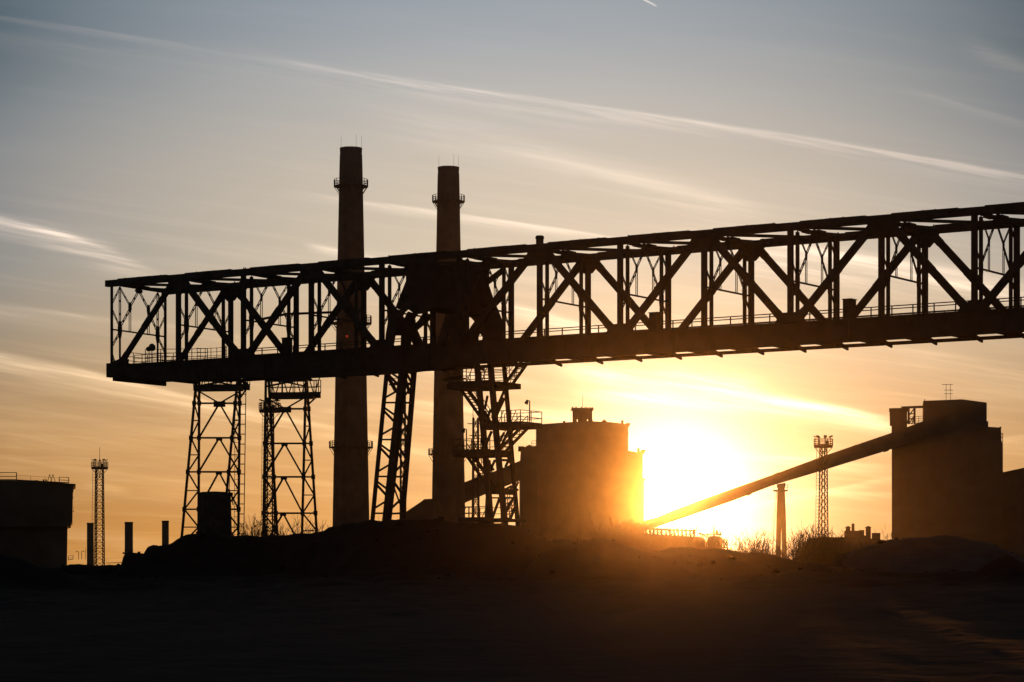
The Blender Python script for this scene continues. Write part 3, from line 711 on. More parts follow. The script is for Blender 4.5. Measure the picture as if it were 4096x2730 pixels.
# ------------------------------------------------------------------ lattice pylons behind the bridge
z12 = lambda x, y: zpx(x, y, 2.24, 640, 1480)
def pylon(label, base_px, top_px, YN, YF, levels, beam, face, name='lattice_pylon', group='pair of lattice pylons', ladder=False):
    # legs: near-left, far-left, far-right, near-right ; base_px/top_px in zoom units
    t = thing(name, label, 'pylon', P(*z12((base_px[0]+base_px[2])/2, 1620), (YN+YF)/2), group)
    Ys = (YN, YF, YF, YN); yb, yt = 2110, 60
    legs = []
    for i in range(4):
        xb, xt = base_px[i], top_px[i]; sl = (xb-xt)/(1500-130)
        p = P(*z12(xt+sl*(yb-130), yb), Ys[i]); q = P(*z12(xt+sl*(yt-130), yt), Ys[i])
        MB().bar(p, q, .27, .26, V((1, 0, 0))).build('pylon_leg', STEEL2, t); legs.append((p, q))
    def A_(i, y): p, q = legs[i]; return p.lerp(q, (yb-y)/(yb-yt))
    m = MB(); lv = levels+(levels[-1]+330, )
    for j, y in enumerate(lv):
        ring = [A_(i, y) for i in range(4)]
        for a, b in ((0, 3), (1, 2)): 
            m.bar(ring[a], ring[b], .16, .2 if (a, b) == face else .14); c = (ring[a]+ring[b])/2
            if (a, b) == face: m.box(c-V((0, 0, .1)), (.7, .12, .4) if j else (1.3, .14, .62))
        for a, b in ((0, 1), (3, 2)): m.bar(ring[a], ring[b], .16, .18)
        for i in range(4): m.box(ring[i], (.42, .36, .5))
        if j+1 < len(lv):
            y2 = lv[j+1]
            for a, b in (face, ):
                c = (A_(a, y)+A_(b, y))/2
                m.bar(c, A_(a, y2), .16, .2); m.bar(c, A_(b, y2), .16, .18)
            for a, b in ((0, 1), (3, 2)):
                ym = (y+y2)/2; m.bar(A_(a, ym), A_(b, ym), .12, .12)
                m.bar(A_(a, y), A_(b, ym), .12, .14); m.bar(A_(b, ym), A_(a, y2), .12, .14)
    for a, b in (face, ):   # V at the head
        c = (A_(a, lv[0])+A_(b, lv[0]))/2; m.bar(A_(a, lv[0]-105), c, .14, .16); m.bar(A_(b, lv[0]-105), c, .14, .16)
    for a, b in ((0, 1), (3, 2)): m.bar(A_(a, lv[0]-100), A_(b, lv[0]), .12, .14); m.bar(A_(b, lv[0]-20), A_(a, lv[0]-100), .12, .14)
    m.build('bracing', STEEL2, t)
    x0, x1, ybm, hr = beam
    pa_, pb2 = P(*z12(x0, ybm), YN-.3), P(*z12(x1, ybm-8), YF+.3); 
    m = MB(); pa2, pb3 = P(*z12(x0, ybm), YF), P(*z12(x1, ybm-5), YF)
    m.bar(pa2, pb3, .5, .55); pa1, pb1 = P(*z12(x0+30, ybm+8), YN), P(*z12(x1-60, ybm+4), YN); m.bar(pa1, pb1, .5, .55)
    m.bar((pa1+pa2)/2+V((0, 0, .15)), (pb1+pb3)/2+V((0, 0, .15)), (pa1-pa2).length+.6, .1)
    pl = m.build('head_platform', STEEL2, t)
    m = MB(); up = V((0, 0, .25)); m.rail([pa2+up, pb3+up], hr, 1, 1.3, .07); m.rail([pa1+up, pb1+up], hr, 1, 1.3, .07); m.rail([pb1+up, pb3+up], hr, 1, 1.2, .07); m.rail([pa1+up, pa2+up], hr, 1, 1.2, .07)
    m.build('railing', STEEL2, t, pl)
    m = MB(); e1, e2 = pb3, A_(2, lv[0]-40); m.bar(e1+V((-.3, 0, 0)), e2, .14, .18); m.bar(pa1, A_(0, lv[0]-40), .14, .18)
    m.bar(A_(0, 150), A_(3, 80), .18, .2); m.bar(A_(1, 80), A_(2, 150), .16, .16); m.bar(A_(0, 95), A_(3, 92), .2, .35)
    n_ = 4
    for k in range(n_):
        c0, c1 = pa2.lerp(pb3, k/n_), pa2.lerp(pb3, (k+1)/n_); cm = (c0+c1)/2
        m.bar(c0+V((0, 0, 2.4)), cm, .1, .12); m.bar(cm, c1+V((0, 0, 2.4)), .1, .12)
    m.bar(pa2+V((0, 0, 2.5)), pb3+V((-2, 0, 2.5)), .2, .3); m.build('head_brace', STEEL2, t)
    if ladder:
        m = MB(); a, b = P(*z12(706, 1560), YF+.6), P(*z12(722, 130), YF+.6); e = P(*z12(750, 1560), YF+.6), P(*z12(770, 130), YF+.6)
        m.bar(*e, .09)
        for k in range(17):
            c, d_ = a.lerp(b, k/16), e[0].lerp(e[1], k/16); m.bar(c, d_, .12, .1)
        m.ladder(P(*z12(684, 1560), YN+.8), P(*z12(694, 240), YN+.8), V((1, 0, 0)), .5, .5, .05)
        m.build('ladder', STEEL2, t)
pylon('tapering lattice pylon with a long side ladder, behind the dark tapered tank', (195, 345, 702, 560), (322, 352, 716, 690), 299, 302.5, (300, 610, 915, 1250, 1570), (300, 805, 165, 1.6), (1, 2), ladder=True)
pylon('tapering lattice pylon with a railed head platform jutting right, nearer the taller chimney', (925, 1052, 1408, 1272), (948, 975, 1318, 1306), 299, 302.5, (350, 660, 960, 1285, 1600), (975, 1440, 235, 1.45), (0, 3))

# squat tapered tank before the left pylon
Yt = 225; t = thing('tapered_tank', 'squat dark tank narrowing upwards, at the foot of the left lattice pylon', 'tank', P(493*S2, 1260*S2, Yt))
c = P(493*S2, 1260*S2, Yt); k = Yt/F*S2; zt0 = Z_(1133*S2, Yt)-c.z
m = MB().lathe(c, [(41*k, 1-c.z), (40.5*k, 0), (39.5*k, zt0*.35), (37.5*k, zt0*.98), (38*k, zt0), (30*k, zt0+.06), (1*k, zt0+.12)], 36); o = m.build('tank_shell', STEEL2, t)
m = MB(); p = c+V((38.5*k, 0, zt0-.1)); m.box(p, (.25, .3, .25)); m.tube(p, p+V((.15, 0, -.9)), .05); m.tube(p+V((-.15, 0, 0)), p+V((-.15, 0, 1.7)), .03); m.build('overflow_pipe', STEEL2, t)

# ------------------------------------------------------------------ floodlight masts
def mast(x, Y, yplat, ybase, wtop, wbot, pw, label, spike=0, nl=6, lamps=True, ladder=True):
    base = P(x*S2, ybase*S2, Y); base.z = 1.5; zp = Z_(yplat*S2, Y); k = S2*Y/F
    t = thing('floodlight_mast', label, 'floodlight mast', base, 'lattice floodlight masts')
    a, b = wbot*k/2, wtop*k/2; Ht = zp-base.z; rot = .35
    def C(i, z):
        w_ = a+(b-a)*z/Ht; ang = pi/4+i*pi/2+rot; return base+V((cos(ang)*w_*1.3, sin(ang)*w_*1.3, z))
    m = MB()
    for i in range(4): m.bar(C(i, 0), C(i, Ht), .16)
    n = max(6, int(Ht/1.15))
    for j in range(n):
        z0, z1 = Ht*j/n, Ht*(j+1)/n
        for i in range(4): m.bar(C(i, z0), C((i+1) % 4, z1), .09); m.bar(C(i, z1), C((i+1) % 4, z1), .07)
    m.build('lattice_shaft', STEEL2, t)
    if ladder:
        m = MB(); s_ = V((-1, -.2, 0)).normalized(); m.ladder(base+s_*(a*1.2+.35), base+V((0, 0, Ht))+s_*(b*1.2+.3), V((1, -.5, 0)), .6, .6, .06)
        m.build('ladder', STEEL2, t)
    if lamps:
        h = pw*k/2; c = V((base.x, base.y, zp)); m = MB()
        pts = [c+V((h*cos(2*pi*i/8+.3), h*sin(2*pi*i/8+.3), 0)) for i in range(8)]
        m.prism([p+V((0, 0, -.15)) for p in pts], (0, 0, .3))
        for i in range(0, 8, 2): m.bar(pts[i], base+V((0, 0, Ht-1.9)), .09)
        pl = m.build('lamp_platform', STEEL2, t)
        m = MB(); m.rail([p+V((0, 0, .15)) for p in pts+pts[:1]], 1.15, 2, 2, .09); m.build('railing', STEEL2, t, pl)
        for i in range(nl):
            a_ = 2*pi*(i+.35)/nl; p = c+V((h*.8*cos(a_), h*.8*sin(a_), 1.2)); o_ = V((cos(a_), sin(a_), .35)).normalized()
            m = MB(); m.bar(p-V((0, 0, 1.05)), p+V((0, 0, .3)), .08); l_ = V((-o_.y, o_.x, 0)).normalized()*.26; c_ = p+V((0, 0, .42)); m.prism([c_-o_*.28-l_*.7, c_-o_*.28+l_*.7, c_+o_*.30+l_, c_+o_*.30-l_], (0, 0, .16)); m.build('floodlight', GLASS, t)
        m = MB(); m.box(c+V((h*.35, -h*.4, .6)), (.5, .4, .8)); m.build('control_box', STEEL2, t)
    if spike: MB().tube(V((base.x, base.y, zp)), V((base.x, base.y, Z_(spike*S2, Y))), .07, .04).build('lightning_rod', STEEL2, t)
mast(229, 560, 1077, 1300, 16, 22, 38, 'floodlight mast with a tall lightning rod, beside the low stacks far left', 1028, 5)
mast(1892, 470, 1027, 1240, 13, 21, 46, 'floodlight mast in front of the sloping conveyor gallery at right', 0, 7)
mast(620, 430, 946, 1240, 15, 22, 50, 'floodlight mast standing inside the outline of the lattice pylon beside the chimney', 0, 6)
mast(1626, 1000, 1400, 1420, 10, 12, 20, 'x', 0, 4) if False else None
def lattice(x, Y, ytop, wt, wb, label, xb=None, arm=True, name='lattice_mast'):
    base = P(x*S2, 1250*S2, Y); base.z = 1.5; zp = Z_(ytop*S2, Y); k = S2*Y/F; Ht = zp-base.z
    t = thing(name, label, 'mast', base, 'slender lattice masts'); a, b = wb*k/2, wt*k/2
    def C(i, z): w_ = a+(b-a)*z/Ht; ang = pi/4+i*pi/2+.2; return base+V((cos(ang)*w_*1.3, sin(ang)*w_*1.3, z))
    m = MB()
    for i in range(4): m.bar(C(i, 0), C(i, Ht), .14)
    n = int(Ht/1.6)
    for j in range(n):
        z0, z1 = Ht*j/n, Ht*(j+1)/n
        for i in range(4): m.bar(C(i, z0), C((i+1) % 4, z1), .08); m.bar(C((i+1) % 4, z0), C(i, z1), .06)
    m.build('lattice_shaft', STEEL2, t)
    m = MB(); m.ladder(base+V((a*.3, -a*1.2, 0)), base+V((b*.3, -b*1.2, Ht)), V((1, 0, 0)), .7, .7, .06); m.build('ladder', STEEL2, t)
    if arm:
        m = MB(); c = base+V((0, 0, Ht)); m.bar(c+V((-1.2, 0, -.9)), c+V((1.0, 0, -.9)), .12); m.bar(c+V((-.9, 0, -2.6)), c+V((.9, 0, -2.6)), .12); m.tube(c+V((-b, 0, 0)), c+V((-b, 0, 1.6)), .05); m.build('cross_arm', STEEL2, t)
lattice(926, 420, 860, 10, 14, 'slender lattice mast seen through the leaning pier between the chimneys', arm=False)
lattice(1093, 400, 960, 12, 17, 'lattice mast with a short cross arm behind the zigzag stairs')

# ------------------------------------------------------------------ buildings
LEAN = [0.0]     # plan direction of the side walls of the building in hand
def bx(m, x0, x1, y0, y1, Y, dep, off=0.0):
    """a block between survey columns x0..x1 and heights y0 (top) .. y1, at distance Y, dep deep"""
    a, b = X_(x0*S2, Y), X_(x1*S2, Y); zt_, zb_ = Z_(y0*S2, Y), (1.0 if y1 is None or y1 >= 1256 else Z_(y1*S2, Y))
    m.prism([V((a, Y, zb_)), V((b, Y, zb_)), V((b+LEAN[0]*dep, Y+dep, zb_)), V((a+LEAN[0]*dep, Y+dep, zb_))], (0, 0, zt_-zb_)); return m
def outline(m, pts, Y, dep):
    pts = [P(a*S2, b*S2, Y) if b < 1256 else V((X_(a*S2, Y), Y, 1.0)) for a, b in pts]     # feet go down to the ground
    m.prism(pts, (LEAN[0]*dep, dep, 0)); return m
def brickedge(m, x, y0, y1, Y, dep, side, n):
    for i in range(n):
        if random.random() < .6:
            y = y0+(y1-y0)*random.random(); h = random.uniform(1.5, 4); wq = random.uniform(.4, 1.3)
            bx(m, x-(wq if side < 0 else 0.2), x+(wq if side > 0 else .2), y, y+h, Y+.3, dep*.5)
# centre: the stepped coal tower
Yc = 640
ct = thing('coal_tower', 'massive stepped brick tower with a small turret on top, in front of the low sun', 'tower', V((X_(1340*S2, Yc), Yc+9, 1.2)))
m = MB(); outline(m, [(1195, 1330), (1480, 1330), (1480, 1100), (1477, 1095), (1477, 1042), (1443, 1036), (1233, 1036), (1233, 1026), (1197, 1028), (1195, 1060)], Yc, 24)
m.build('lower_block', BRICK, ct)
m = MB(); outline(m, [(1233, 1038), (1443.5, 1038), (1443.5, 976), (1418, 972), (1396, 970), (1350, 968), (1300, 971), (1233, 976)], Yc+1.5, 18)
brickedge(m, 1443, 980, 1030, Yc+1.5, 15, 1, 12); brickedge(m, 1233, 980, 1030, Yc+1.5, 15, -1, 6)
m.build('upper_block', BRICK, ct)
for (x0, x1, y0, y1) in ((1231, 1240, 973, 977), (1439, 1448, 972.5, 977), (1474, 1483.5, 1034, 1038.5), (1191, 1205, 1026, 1029), (1479, 1484.5, 1100, 1103)):
    m = MB(); bx(m, x0, x1, y0, y1, Yc-.25, 17); m.build('cornice', BRICK, ct)
m = MB(); bx(m, 1233, 1443, 974.5, 977, Yc+1.2, 18.5) if False else None
# turret with slit openings: walls built round the slits
tu = MB(); Yu = Yc+5; bx(tu, 1316.5, 1361, 938, 961, Yu, 5)
bx(tu, 1316.5, 1325.5, 961, 976, Yu, 5); bx(tu, 1328.7, 1349, 961, 976, Yu, 5); bx(tu, 1352.4, 1361, 961, 976, Yu, 5)
brickedge(tu, 1316.8, 940, 970, Yu, 5, -1, 8); brickedge(tu, 1360.8, 940, 970, Yu, 5, 1, 8)
tu_o = tu.build('turret', BRICK, ct)
m = MB(); bx(m, 1313, 1364.5, 938.5, 940.5, Yu-.4, 5.8)
for i in range(12): a = 1314+i*4.3; bx(m, a, a+random.uniform(1.4, 3), 938.5-random.uniform(1, 3.4), 938.5, Yu-.2, 1+random.random()*4)
m.build('parapet', BRICK, ct, tu_o)
m = MB(); p = P(1339*S2, 938*S2, Yu+2); m.tube(p, p+V((0, 0, 3.2)), .06, .03); m.build('lightning_rod', STEEL2, ct, tu_o)
for (x0, x1, y0, y1) in ((1384, 1394, 966.5, 975), (1387, 1390, 964, 970), (1428, 1433, 966, 978), (1294, 1299, 967.5, 976), (1465, 1470, 1030, 1045)):
    m = MB(); bx(m, x0, x1, y0, y1, Yc+4, 2.0); m.build('roof_vent', BRICK, ct)
m = MB(); bx(m, 1209, 1222, 1024.5, 1030, Yc+6, 2); bx(m, 1214, 1219, 1022.5, 1026, Yc+6, 2); a = P(1222*S2, 1026*S2, Yc+5); m.rail([a, P(1233*S2, 1026*S2, Yc+5)], 1.3, 1, 1.2, .09); m.build('roof_clutter', STEEL2, ct)
# right: the preparation tower
Yr = 600
LEAN[0] = (2049*S2-CX)/F
rt = thing('bunker_tower', 'tall blocky concrete tower at right where the sloping conveyor gallery ends', 'tower', V((X_(2170*S2, Yr), Yr+8, 1.2)))
m = MB(); outline(m, [(2049.5, 1330), (2304.5, 1330), (2304.5, 1017), (2300.5, 1016), (2300.5, 983), (2268, 981), (2268, 973), (2049, 1010)], Yr, 22); m.build('main_block', CONC, rt)
m = MB(); outline(m, [(2121.5, 1012), (2267.5, 1012), (2267.5, 925.5), (2211, 918), (2121.5, 921.5)], Yr+.6, 14)
bx(m, 2266, 2271, 968.5, 984, Yr+1, 10); m.build('upper_block', CONC, rt)
m = MB(); outline(m, [(2044, 940), (2084.5, 938.5), (2084.5, 1012), (2048.5, 1012), (2048.5, 974), (2044.5, 974)], Yr-1.2, 8); m.build('head_house', CLAD, rt)
m = MB(); outline(m, [(2043, 938.5), (2086, 937.5), (2086, 940), (2043, 941)], Yr-1.4, 8.4); m.build('roof_edge', CLAD, rt)
m = MB(); outline(m, [(2070, 934.5), (2121.5, 932.5), (2121.5, 936.8), (2075, 938)], Yr+.6, 2)
o1 = P(2084*S2, 975*S2, Yr)
for a, b, th in (((2088, 938), (2088, 975), .45), ((2101.5, 937), (2101.5, 975), .45), ((2084.5, 974), (2088, 958), .2), ((2088, 975), (2101.5, 955), .22), ((2088, 957), (2101.5, 938), .22), ((2086, 951), (2101, 951), .2), ((2086, 962), (2101, 963), .2), ((2095, 975), (2099, 963), .2)): m.bar(P(a[0]*S2, a[1]*S2, Yr), P(b[0]*S2, b[1]*S2, Yr), .3, th)
m.build('link_bridge', STEEL2, rt)
m = MB(); m.rail([P(2090*S2, 974.5*S2, Yr-.5), P(2122*S2, 972.5*S2, Yr-.5)], 1.5, 2, 1.0, .09); m.build('roof_railing', STEEL2, rt)
m = MB(); p = P(2179*S2, 920*S2, Yr+5)
for e in (-1.9, 1.9): m.bar(p+V((e/4, 0, 0)), p+V((e/4, 0, 3.6)), .07)
m.bar(p+V((-1.4, 0, 3.4)), p+V((1.0, 0, 3.4)), .1); m.bar(p+V((-.9, 0, 1.4)), p+V((1.0, 0, 1.4)), .1); m.bar(p+V((-.9, 0, 2.2)), p+V((1.0, 0, 2.2)), .1); m.build('roof_hatch_rail', STEEL2, rt)
m = MB(); m.rail([P(2300.5*S2, 1016*S2, Yr+3), P(2304*S2, 1016*S2, Yr+3)], 1.9, 1, .8, .12); bx(m, 2297, 2301, 981, 984, Yr, 8); m.tube(P(2125*S2, 921*S2, Yr+1), P(2125*S2, 918*S2, Yr+1), .1); m.build('ledge_rail', STEEL2, rt)
brickedge(m2 := MB(), 2304.3, 1030, 1090, Yr, 10, 1, 6); m2.build('edge_patch', CONC, rt)
m = MB(); outline(m, [(2304.5, 1330), (2700, 1330), (2700, 1005), (2304.5, 1089)], Yr+4, 18)
sh = thing('sloping_shed', 'dark shed with a rising roof against the right side of the concrete tower', 'shed', V((X_(2400*S2, Yr), Yr+12, 1.2)))
m.build('shed_wall', CLAD, sh); m = MB(); outline(m, [(2305, 1088), (2702, 1003.5), (2702, 1000.5), (2305, 1085.5)], Yr+3.6, 18.8); m.build('roof', CLAD, sh)
LEAN[0] = 0.0
# conveyor galleries
cv = thing('conveyor_gallery', 'long closed conveyor gallery sloping up from the sun to the concrete tower at right', 'conveyor', P(1800*S2, 1120*S2, Yr))
m = MB(); Ya = Yr-5
outline(m, [(1480, 1221), (1480, 1197), (1510, 1189), (1550, 1172), (1598, 1154), (1780, 1090), (1905, 1044), (2049, 995), (2122, 968), (2122, 1008), (2049, 1032), (1900, 1078), (1780, 1114), (1680, 1152), (1580, 1187), (1500, 1214)], Ya, 3.6)
m.build('gallery_shell', CLAD, cv)
for (x, y) in ((1716, 1114), (1786, 1087), (1871, 1056.4), (1964, 1023.5), (2033, 1000.5), (1650, 1139)):
    m = MB(); outline(m, [(x-5, y+1.9), (x+4, y-1.6), (x+5, y+3), (x-5, y+6)], Ya-.15, 3.9); m.build('roof_joint', CLAD, cv)
for (x, y) in ((1724, 1135.5), (1890, 1080.5), (2040, 1035)):
    m = MB(); outline(m, [(x-5, y+.5), (x+4, y-2.2), (x+2, y+1.2), (x-4, y+2.8)], Ya-.1, 3.8); m.build('floor_joint', CLAD, cv)
tr = thing('conveyor_trestle', 'forked concrete trestle with a small railed platform under the sloping gallery', 'trestle', P(1796*S2, 1290*S2, Ya+1))
m = MB(); outline(m, [(1787, 1120), (1805.5, 1120), (1807, 1200), (1799.4, 1170), (1796.2, 1170), (1783, 1300), (1770, 1300), (1784.5, 1200)], Ya+.6, 2.0)
m = MB(); outline(m, [(1789, 1118), (1803.2, 1118), (1806.0, 1188), (1796.6, 1188), (1786.2, 1188)], Ya+.6, 2.2); outline(m, [(1786.2, 1188), (1796.2, 1188), (1790.5, 1290), (1781.8, 1300)], Ya+.62, 2.1); outline(m, [(1797, 1188), (1806, 1188), (1810.5, 1300), (1802.5, 1290)], Ya+.62, 2.1)
m.build('forked_leg', CONC, tr)
m = MB(); outline(m, [(1788, 1113), (1804.5, 1110), (1805.5, 1117), (1803.5, 1120), (1788.5, 1120), (1787, 1117)], Ya+.5, 2.4); m.build('bearing_cap', CONC, tr)
m = MB(); bx(m, 1778, 1789.5, 1127.5, 1129, Ya+.4, 2.6); bx(m, 1803, 1810, 1127.5, 1129, Ya+.4, 2.6)
pl = m.build('service_platform', STEEL2, tr)
for xa, xb in ((1778, 1789.5), (1803, 1810)):
    m = MB(); m.rail([P(xa*S2, 1127.5*S2, Ya+.5), P(xb*S2, 1127.5*S2, Ya+.5)], 1.35, 1, .8, .08)
    m.build('railing', STEEL2, tr, pl)
m = MB(); m.ladder(P(1773*S2, 1290*S2, Ya+.3), P(1784*S2, 1130*S2, Ya+.3), V((0, 1, 0)), .5, .8, .05); m.ladder(P(1772*S2, 1290*S2, Ya+.3), P(1783*S2, 1130*S2, Ya+.3), V((1, 0, 0)), .5, 1.2, .05); m.build('ladder', STEEL2, tr)
cl_ = thing('conveyor_gallery', 'shorter dark conveyor gallery rising behind the zigzag stairs to the stepped tower', 'conveyor', P(1060*S2, 1150*S2, 600))
m = MB(); outline(m, [(925, 1260), (925, 1182), (968, 1153), (975, 1147.5), (1000, 1146), (1065, 1112), (1130, 1086), (1198, 1058), (1198, 1102), (1130, 1128), (1066, 1155), (1000, 1190), (985, 1260)], 560, 4); m.build('gallery_shell', CLAD, cl_)
m = MB(); outline(m, [(1064, 1110), (1130, 1084), (1130, 1087.5), (1064, 1113)], 559.8, 4.4); m.build('roof', CLAD, cl_)

m = MB(); outline(m, [(1196, 1340), (1234, 1340), (1234, 1052), (1196, 1056)], 560, 82); m.build('transfer_house', CLAD, cl_)
for x in (1040, 1120):
    m = MB()
    for e in (-4, 4): p = P(x*S2, (1155-(x-1066)*.42)*S2, 561); m.bar(p, V((p.x+e*.3, p.y+2, 1)), .5, .5)
    m.build('support_leg', STEEL2, cl_)
m = MB(); outline(m, [(1436, 1340), (1479, 1340), (1479, 1200), (1436, 1196)], Ya-1, 48); m.build('transfer_house', CLAD, cv)

# left: hopper building and low wall
Yl = 430
LEAN[0] = (165*S2-CX)/F
lb_ = thing('hopper_building', 'dark block building with an overhanging top and roof railings at the far left', 'building', V((X_(40*S2, Yl), Yl+8, 1.2)))
m = MB(); outline(m, [(-500, 1104), (0, 1104), (28, 1104), (110, 1107), (172.5, 1113), (171, 1117), (168, 1118), (167, 1160), (166.5, 1200), (163, 1203), (162.5, 1208), (157, 1209), (154.5, 1211), (-500, 1211)], Yl, 14); brickedge(m, 168, 1120, 1190, Yl, 10, 1, 10); m.build('overhanging_top', CONC, lb_)
m = MB(); outline(m, [(-480, 1211), (155, 1211), (152, 1335), (-480, 1335)], Yl+1, 12); m.build('lower_wall', CONC, lb_)
m = MB(); outline(m, [(100, 1107.5), (174, 1112.5), (173.5, 1115), (100, 1110.5)], Yl-.35, 14.7); m.build('cornice', CONC, lb_)
m = MB(); m.rail([P(-200*S2, 1104*S2, Yl+1), P(38*S2, 1104*S2, Yl+1)], 1.2, 1, 2.6, .1); m.rail([P(136*S2, 1110*S2, Yl+1), P(158*S2, 1111*S2, Yl+1)], .9, 1, 1.2, .09); m.rail([P(38*S2, 1104.5*S2, Yl+1), P(136*S2, 1110*S2, Yl+1)], .8, 0, 2.2, .035); m.build('roof_railing', STEEL2, lb_)
for (x, w_, h_) in ((45, 5, 3), (70, 6, 2), (100, 3.4, 4), (106, 3, 4), (33, 7, 2), (82, 12, 2)):
    m = MB(); bx(m, x-w_/2, x+w_/2, 1106-h_, 1110, Yl+3, 2); m.build('roof_vent', CONC, lb_)
m = MB()
for x in (112, 119.5):
    p = P(x*S2, 1108*S2, Yl+2); m.bar(p+V((-.2, 0, 0)), p+V((.15, 0, 1.2)), .08); m.bar(p+V((.5, 0, 0)), p+V((.15, 0, 1.2)), .08)
m.build('roof_tripod', STEEL2, lb_)
lw = thing('low_shed', 'low far shed with a slightly pitched roof behind the small round stacks at left', 'shed', V((X_(220*S2, 640), 646, 1.2)))
m = MB(); outline(m, [(100, 1340), (420, 1340), (420, 1287), (283, 1293.5), (240, 1296), (212, 1291), (172, 1287), (155, 1289), (100, 1290)], 640, 10); m.build('wall', BRICK, lw)
m = MB(); outline(m, [(150, 1287.3), (172, 1285), (206, 1285.2), (216, 1291), (216, 1294), (150, 1292)], 639.5, 11); m.build('roof', CLAD, lw)
m = MB(); p = P(184*S2, 1286*S2, 642)
for e in (-.35, .35): m.tube(p+V((e, 0, 0)), p+V((e, 0, 1.8)), .07); m.tube(p+V((e, 0, 1.8)), p+V((e*2.2, 0, 2.0)), .07); m.tube(p+V((e*2.2, 0, 2.0)), p+V((e*3, 0, 1.7)), .07)
m.build('vent_pipe', STEEL2, lw)
m = MB(); m.rail([P(157*S2, 1288*S2, 641), P(168*S2, 1286*S2, 641)], 1.0, 1, 1.2, .08); p = P(196.5*S2, 1286*S2, 641); m.tube(p, p+V((0, 0, 2.6)), .05); m.rail([P(245*S2, 1295*S2, 641), P(285*S2, 1294*S2, 641)], 1.2, 0, 4, .03); m.build('roof_railing', STEEL2, lw)
bw = thing('boundary_wall', 'long low dark wall closing off the yard below the far shed at left', 'wall', V((X_(215*S2, 400), 400, 1.2)))
m = MB(); outline(m, [(60, 1350), (420, 1350), (420, 1309), (60, 1309)], 400, .5); m.build('wall_panel', CONC, bw)
m = MB()
for i in range(12): x = 70+i*30; bx(m, x-1.5, x+1.5, 1308.3, 1350, 399.8, .9)
m.build('pilaster', CONC, bw)
for (x, w_, yt_, Y_, lab) in ((207.5, 15.5, 1202, 520, 'small round stack just left of the floodlight mast, leftmost of three'), (296, 19, 1200, 420, 'small round stack, widest and middle one of three low stacks'), (380, 16, 1197, 430, 'small round stack nearest the left lattice pylon, rightmost of three')):
    c = V((X_(x*S2, Y_), Y_, 1.4)); t = thing('round_stack', lab, 'stack', c, 'three small round stacks'); k = S2*Y_/F; h_ = Z_(yt_*S2, Y_)-1.4
    m = MB().lathe(c, [(w_*k*.52, 0), (w_*k*.515, h_*.3), (w_*k*.495, h_*.98)], 24); o = m.build('stack_pipe', CONC, t)
    for p in o.data.polygons: p.use_smooth = len(p.vertices) == 4
    m = MB().lathe(c, [(w_*k*.53, h_*.98), (w_*k*.53, h_), (w_*k*.4, h_), (w_*k*.4, h_-1)], 24); m.build('top_ring', STEEL2, t)
    m = MB().lathe(c, [(w_*k*.54, h_*.66), (w_*k*.54, h_*.67)], 24, False); m.build('iron_band', STEEL2, t)

LEAN[0] = 0.0
# small plant close to the sun
Yp = 560
t = thing('pipe_rack', 'low pipe rack with round gaps beside the stepped tower under the sun', 'pipe rack', P(1540*S2, 1240*S2, Yp))
m = MB(); outline(m, [(1481, 1213), (1530, 1215), (1560, 1217), (1599, 1218), (1599, 1221.5), (1560, 1220.5), (1481, 1217)], Yp, 2); m.build('pipe_bundle', STEEL2, t)
m = MB(); outline(m, [(1481, 1227), (1540, 1231), (1610, 1234), (1620, 1240), (1623, 1290), (1481, 1290)], Yp+.5, 8); m.build('rack_base', CONC, t)
for i in range(13):
    x = 1484+i*9.3; m = MB(); bx(m, x-1.3-random.random()*.8, x+1.3+random.random()*.8, 1216, 1234, Yp+.4, 1.0); m.build('rack_post', STEEL2, t)
m = MB()
for x, y in ((1556, 1208), (1566, 1210), (1600, 1207), (1576, 1210)): m.tube(P(x*S2, 1219*S2, Yp+1), P(x*S2, y*S2, Yp+1), .12)
m.build('vent_pipe', STEEL2, t)
t = thing('domed_tank', 'small domed tank with thin pipes and an open frame beside it, below the gallery', 'tank', P(1643*S2, 1270*S2, Yp))
c = P(1643*S2, 1275*S2, Yp); k = S2*Yp/F; h_ = Z_(1236*S2, Yp)-c.z
m = MB().lathe(c, [(17.5*k, 1-c.z), (17.5*k, h_*.9), (16.5*k, h_), (12*k, h_+2.5*k), (2*k, h_+4.5*k)], 24); m.build('tank_shell', STEEL2, t)
m = MB(); outline(m, [(1606, 1224), (1612, 1224), (1612, 1227), (1645, 1229), (1645, 1226.5), (1658, 1228), (1658, 1231), (1606, 1228)], Yp, 1.0); m.bar(P(1609*S2, 1227*S2, Yp), P(1628*S2, 1236*S2, Yp), .2); m.build('top_gantry', STEEL2, t)
for x, y in ((1640.5, 1205), (1646.5, 1217), (1649, 1220), (1655, 1222)): MB().tube(P(x*S2, 1230*S2, Yp+.5), P(x*S2, y*S2, Yp+.5), .2, .14).build('vent_pipe', STEEL2, t)
m = MB()
for e in (1663, 1671): q_ = P(e*S2, 1241*S2, Yp); m.bar(q_, V((q_.x, q_.y, 1)), .22)
for a, b in (((1663, 1241), (1663, 1275)), ((1671, 1241), (1671, 1275)), ((1660, 1241), (1671, 1241)), ((1660, 1259), (1671, 1259)), ((1660, 1267), (1671, 1267)), ((1663, 1259), (1671, 1242)), ((1663, 1242), (1671, 1257))): m.bar(P(a[0]*S2, a[1]*S2, Yp), P(b[0]*S2, b[1]*S2, Yp), .22, .22)
m.build('access_frame', STEEL2, t)
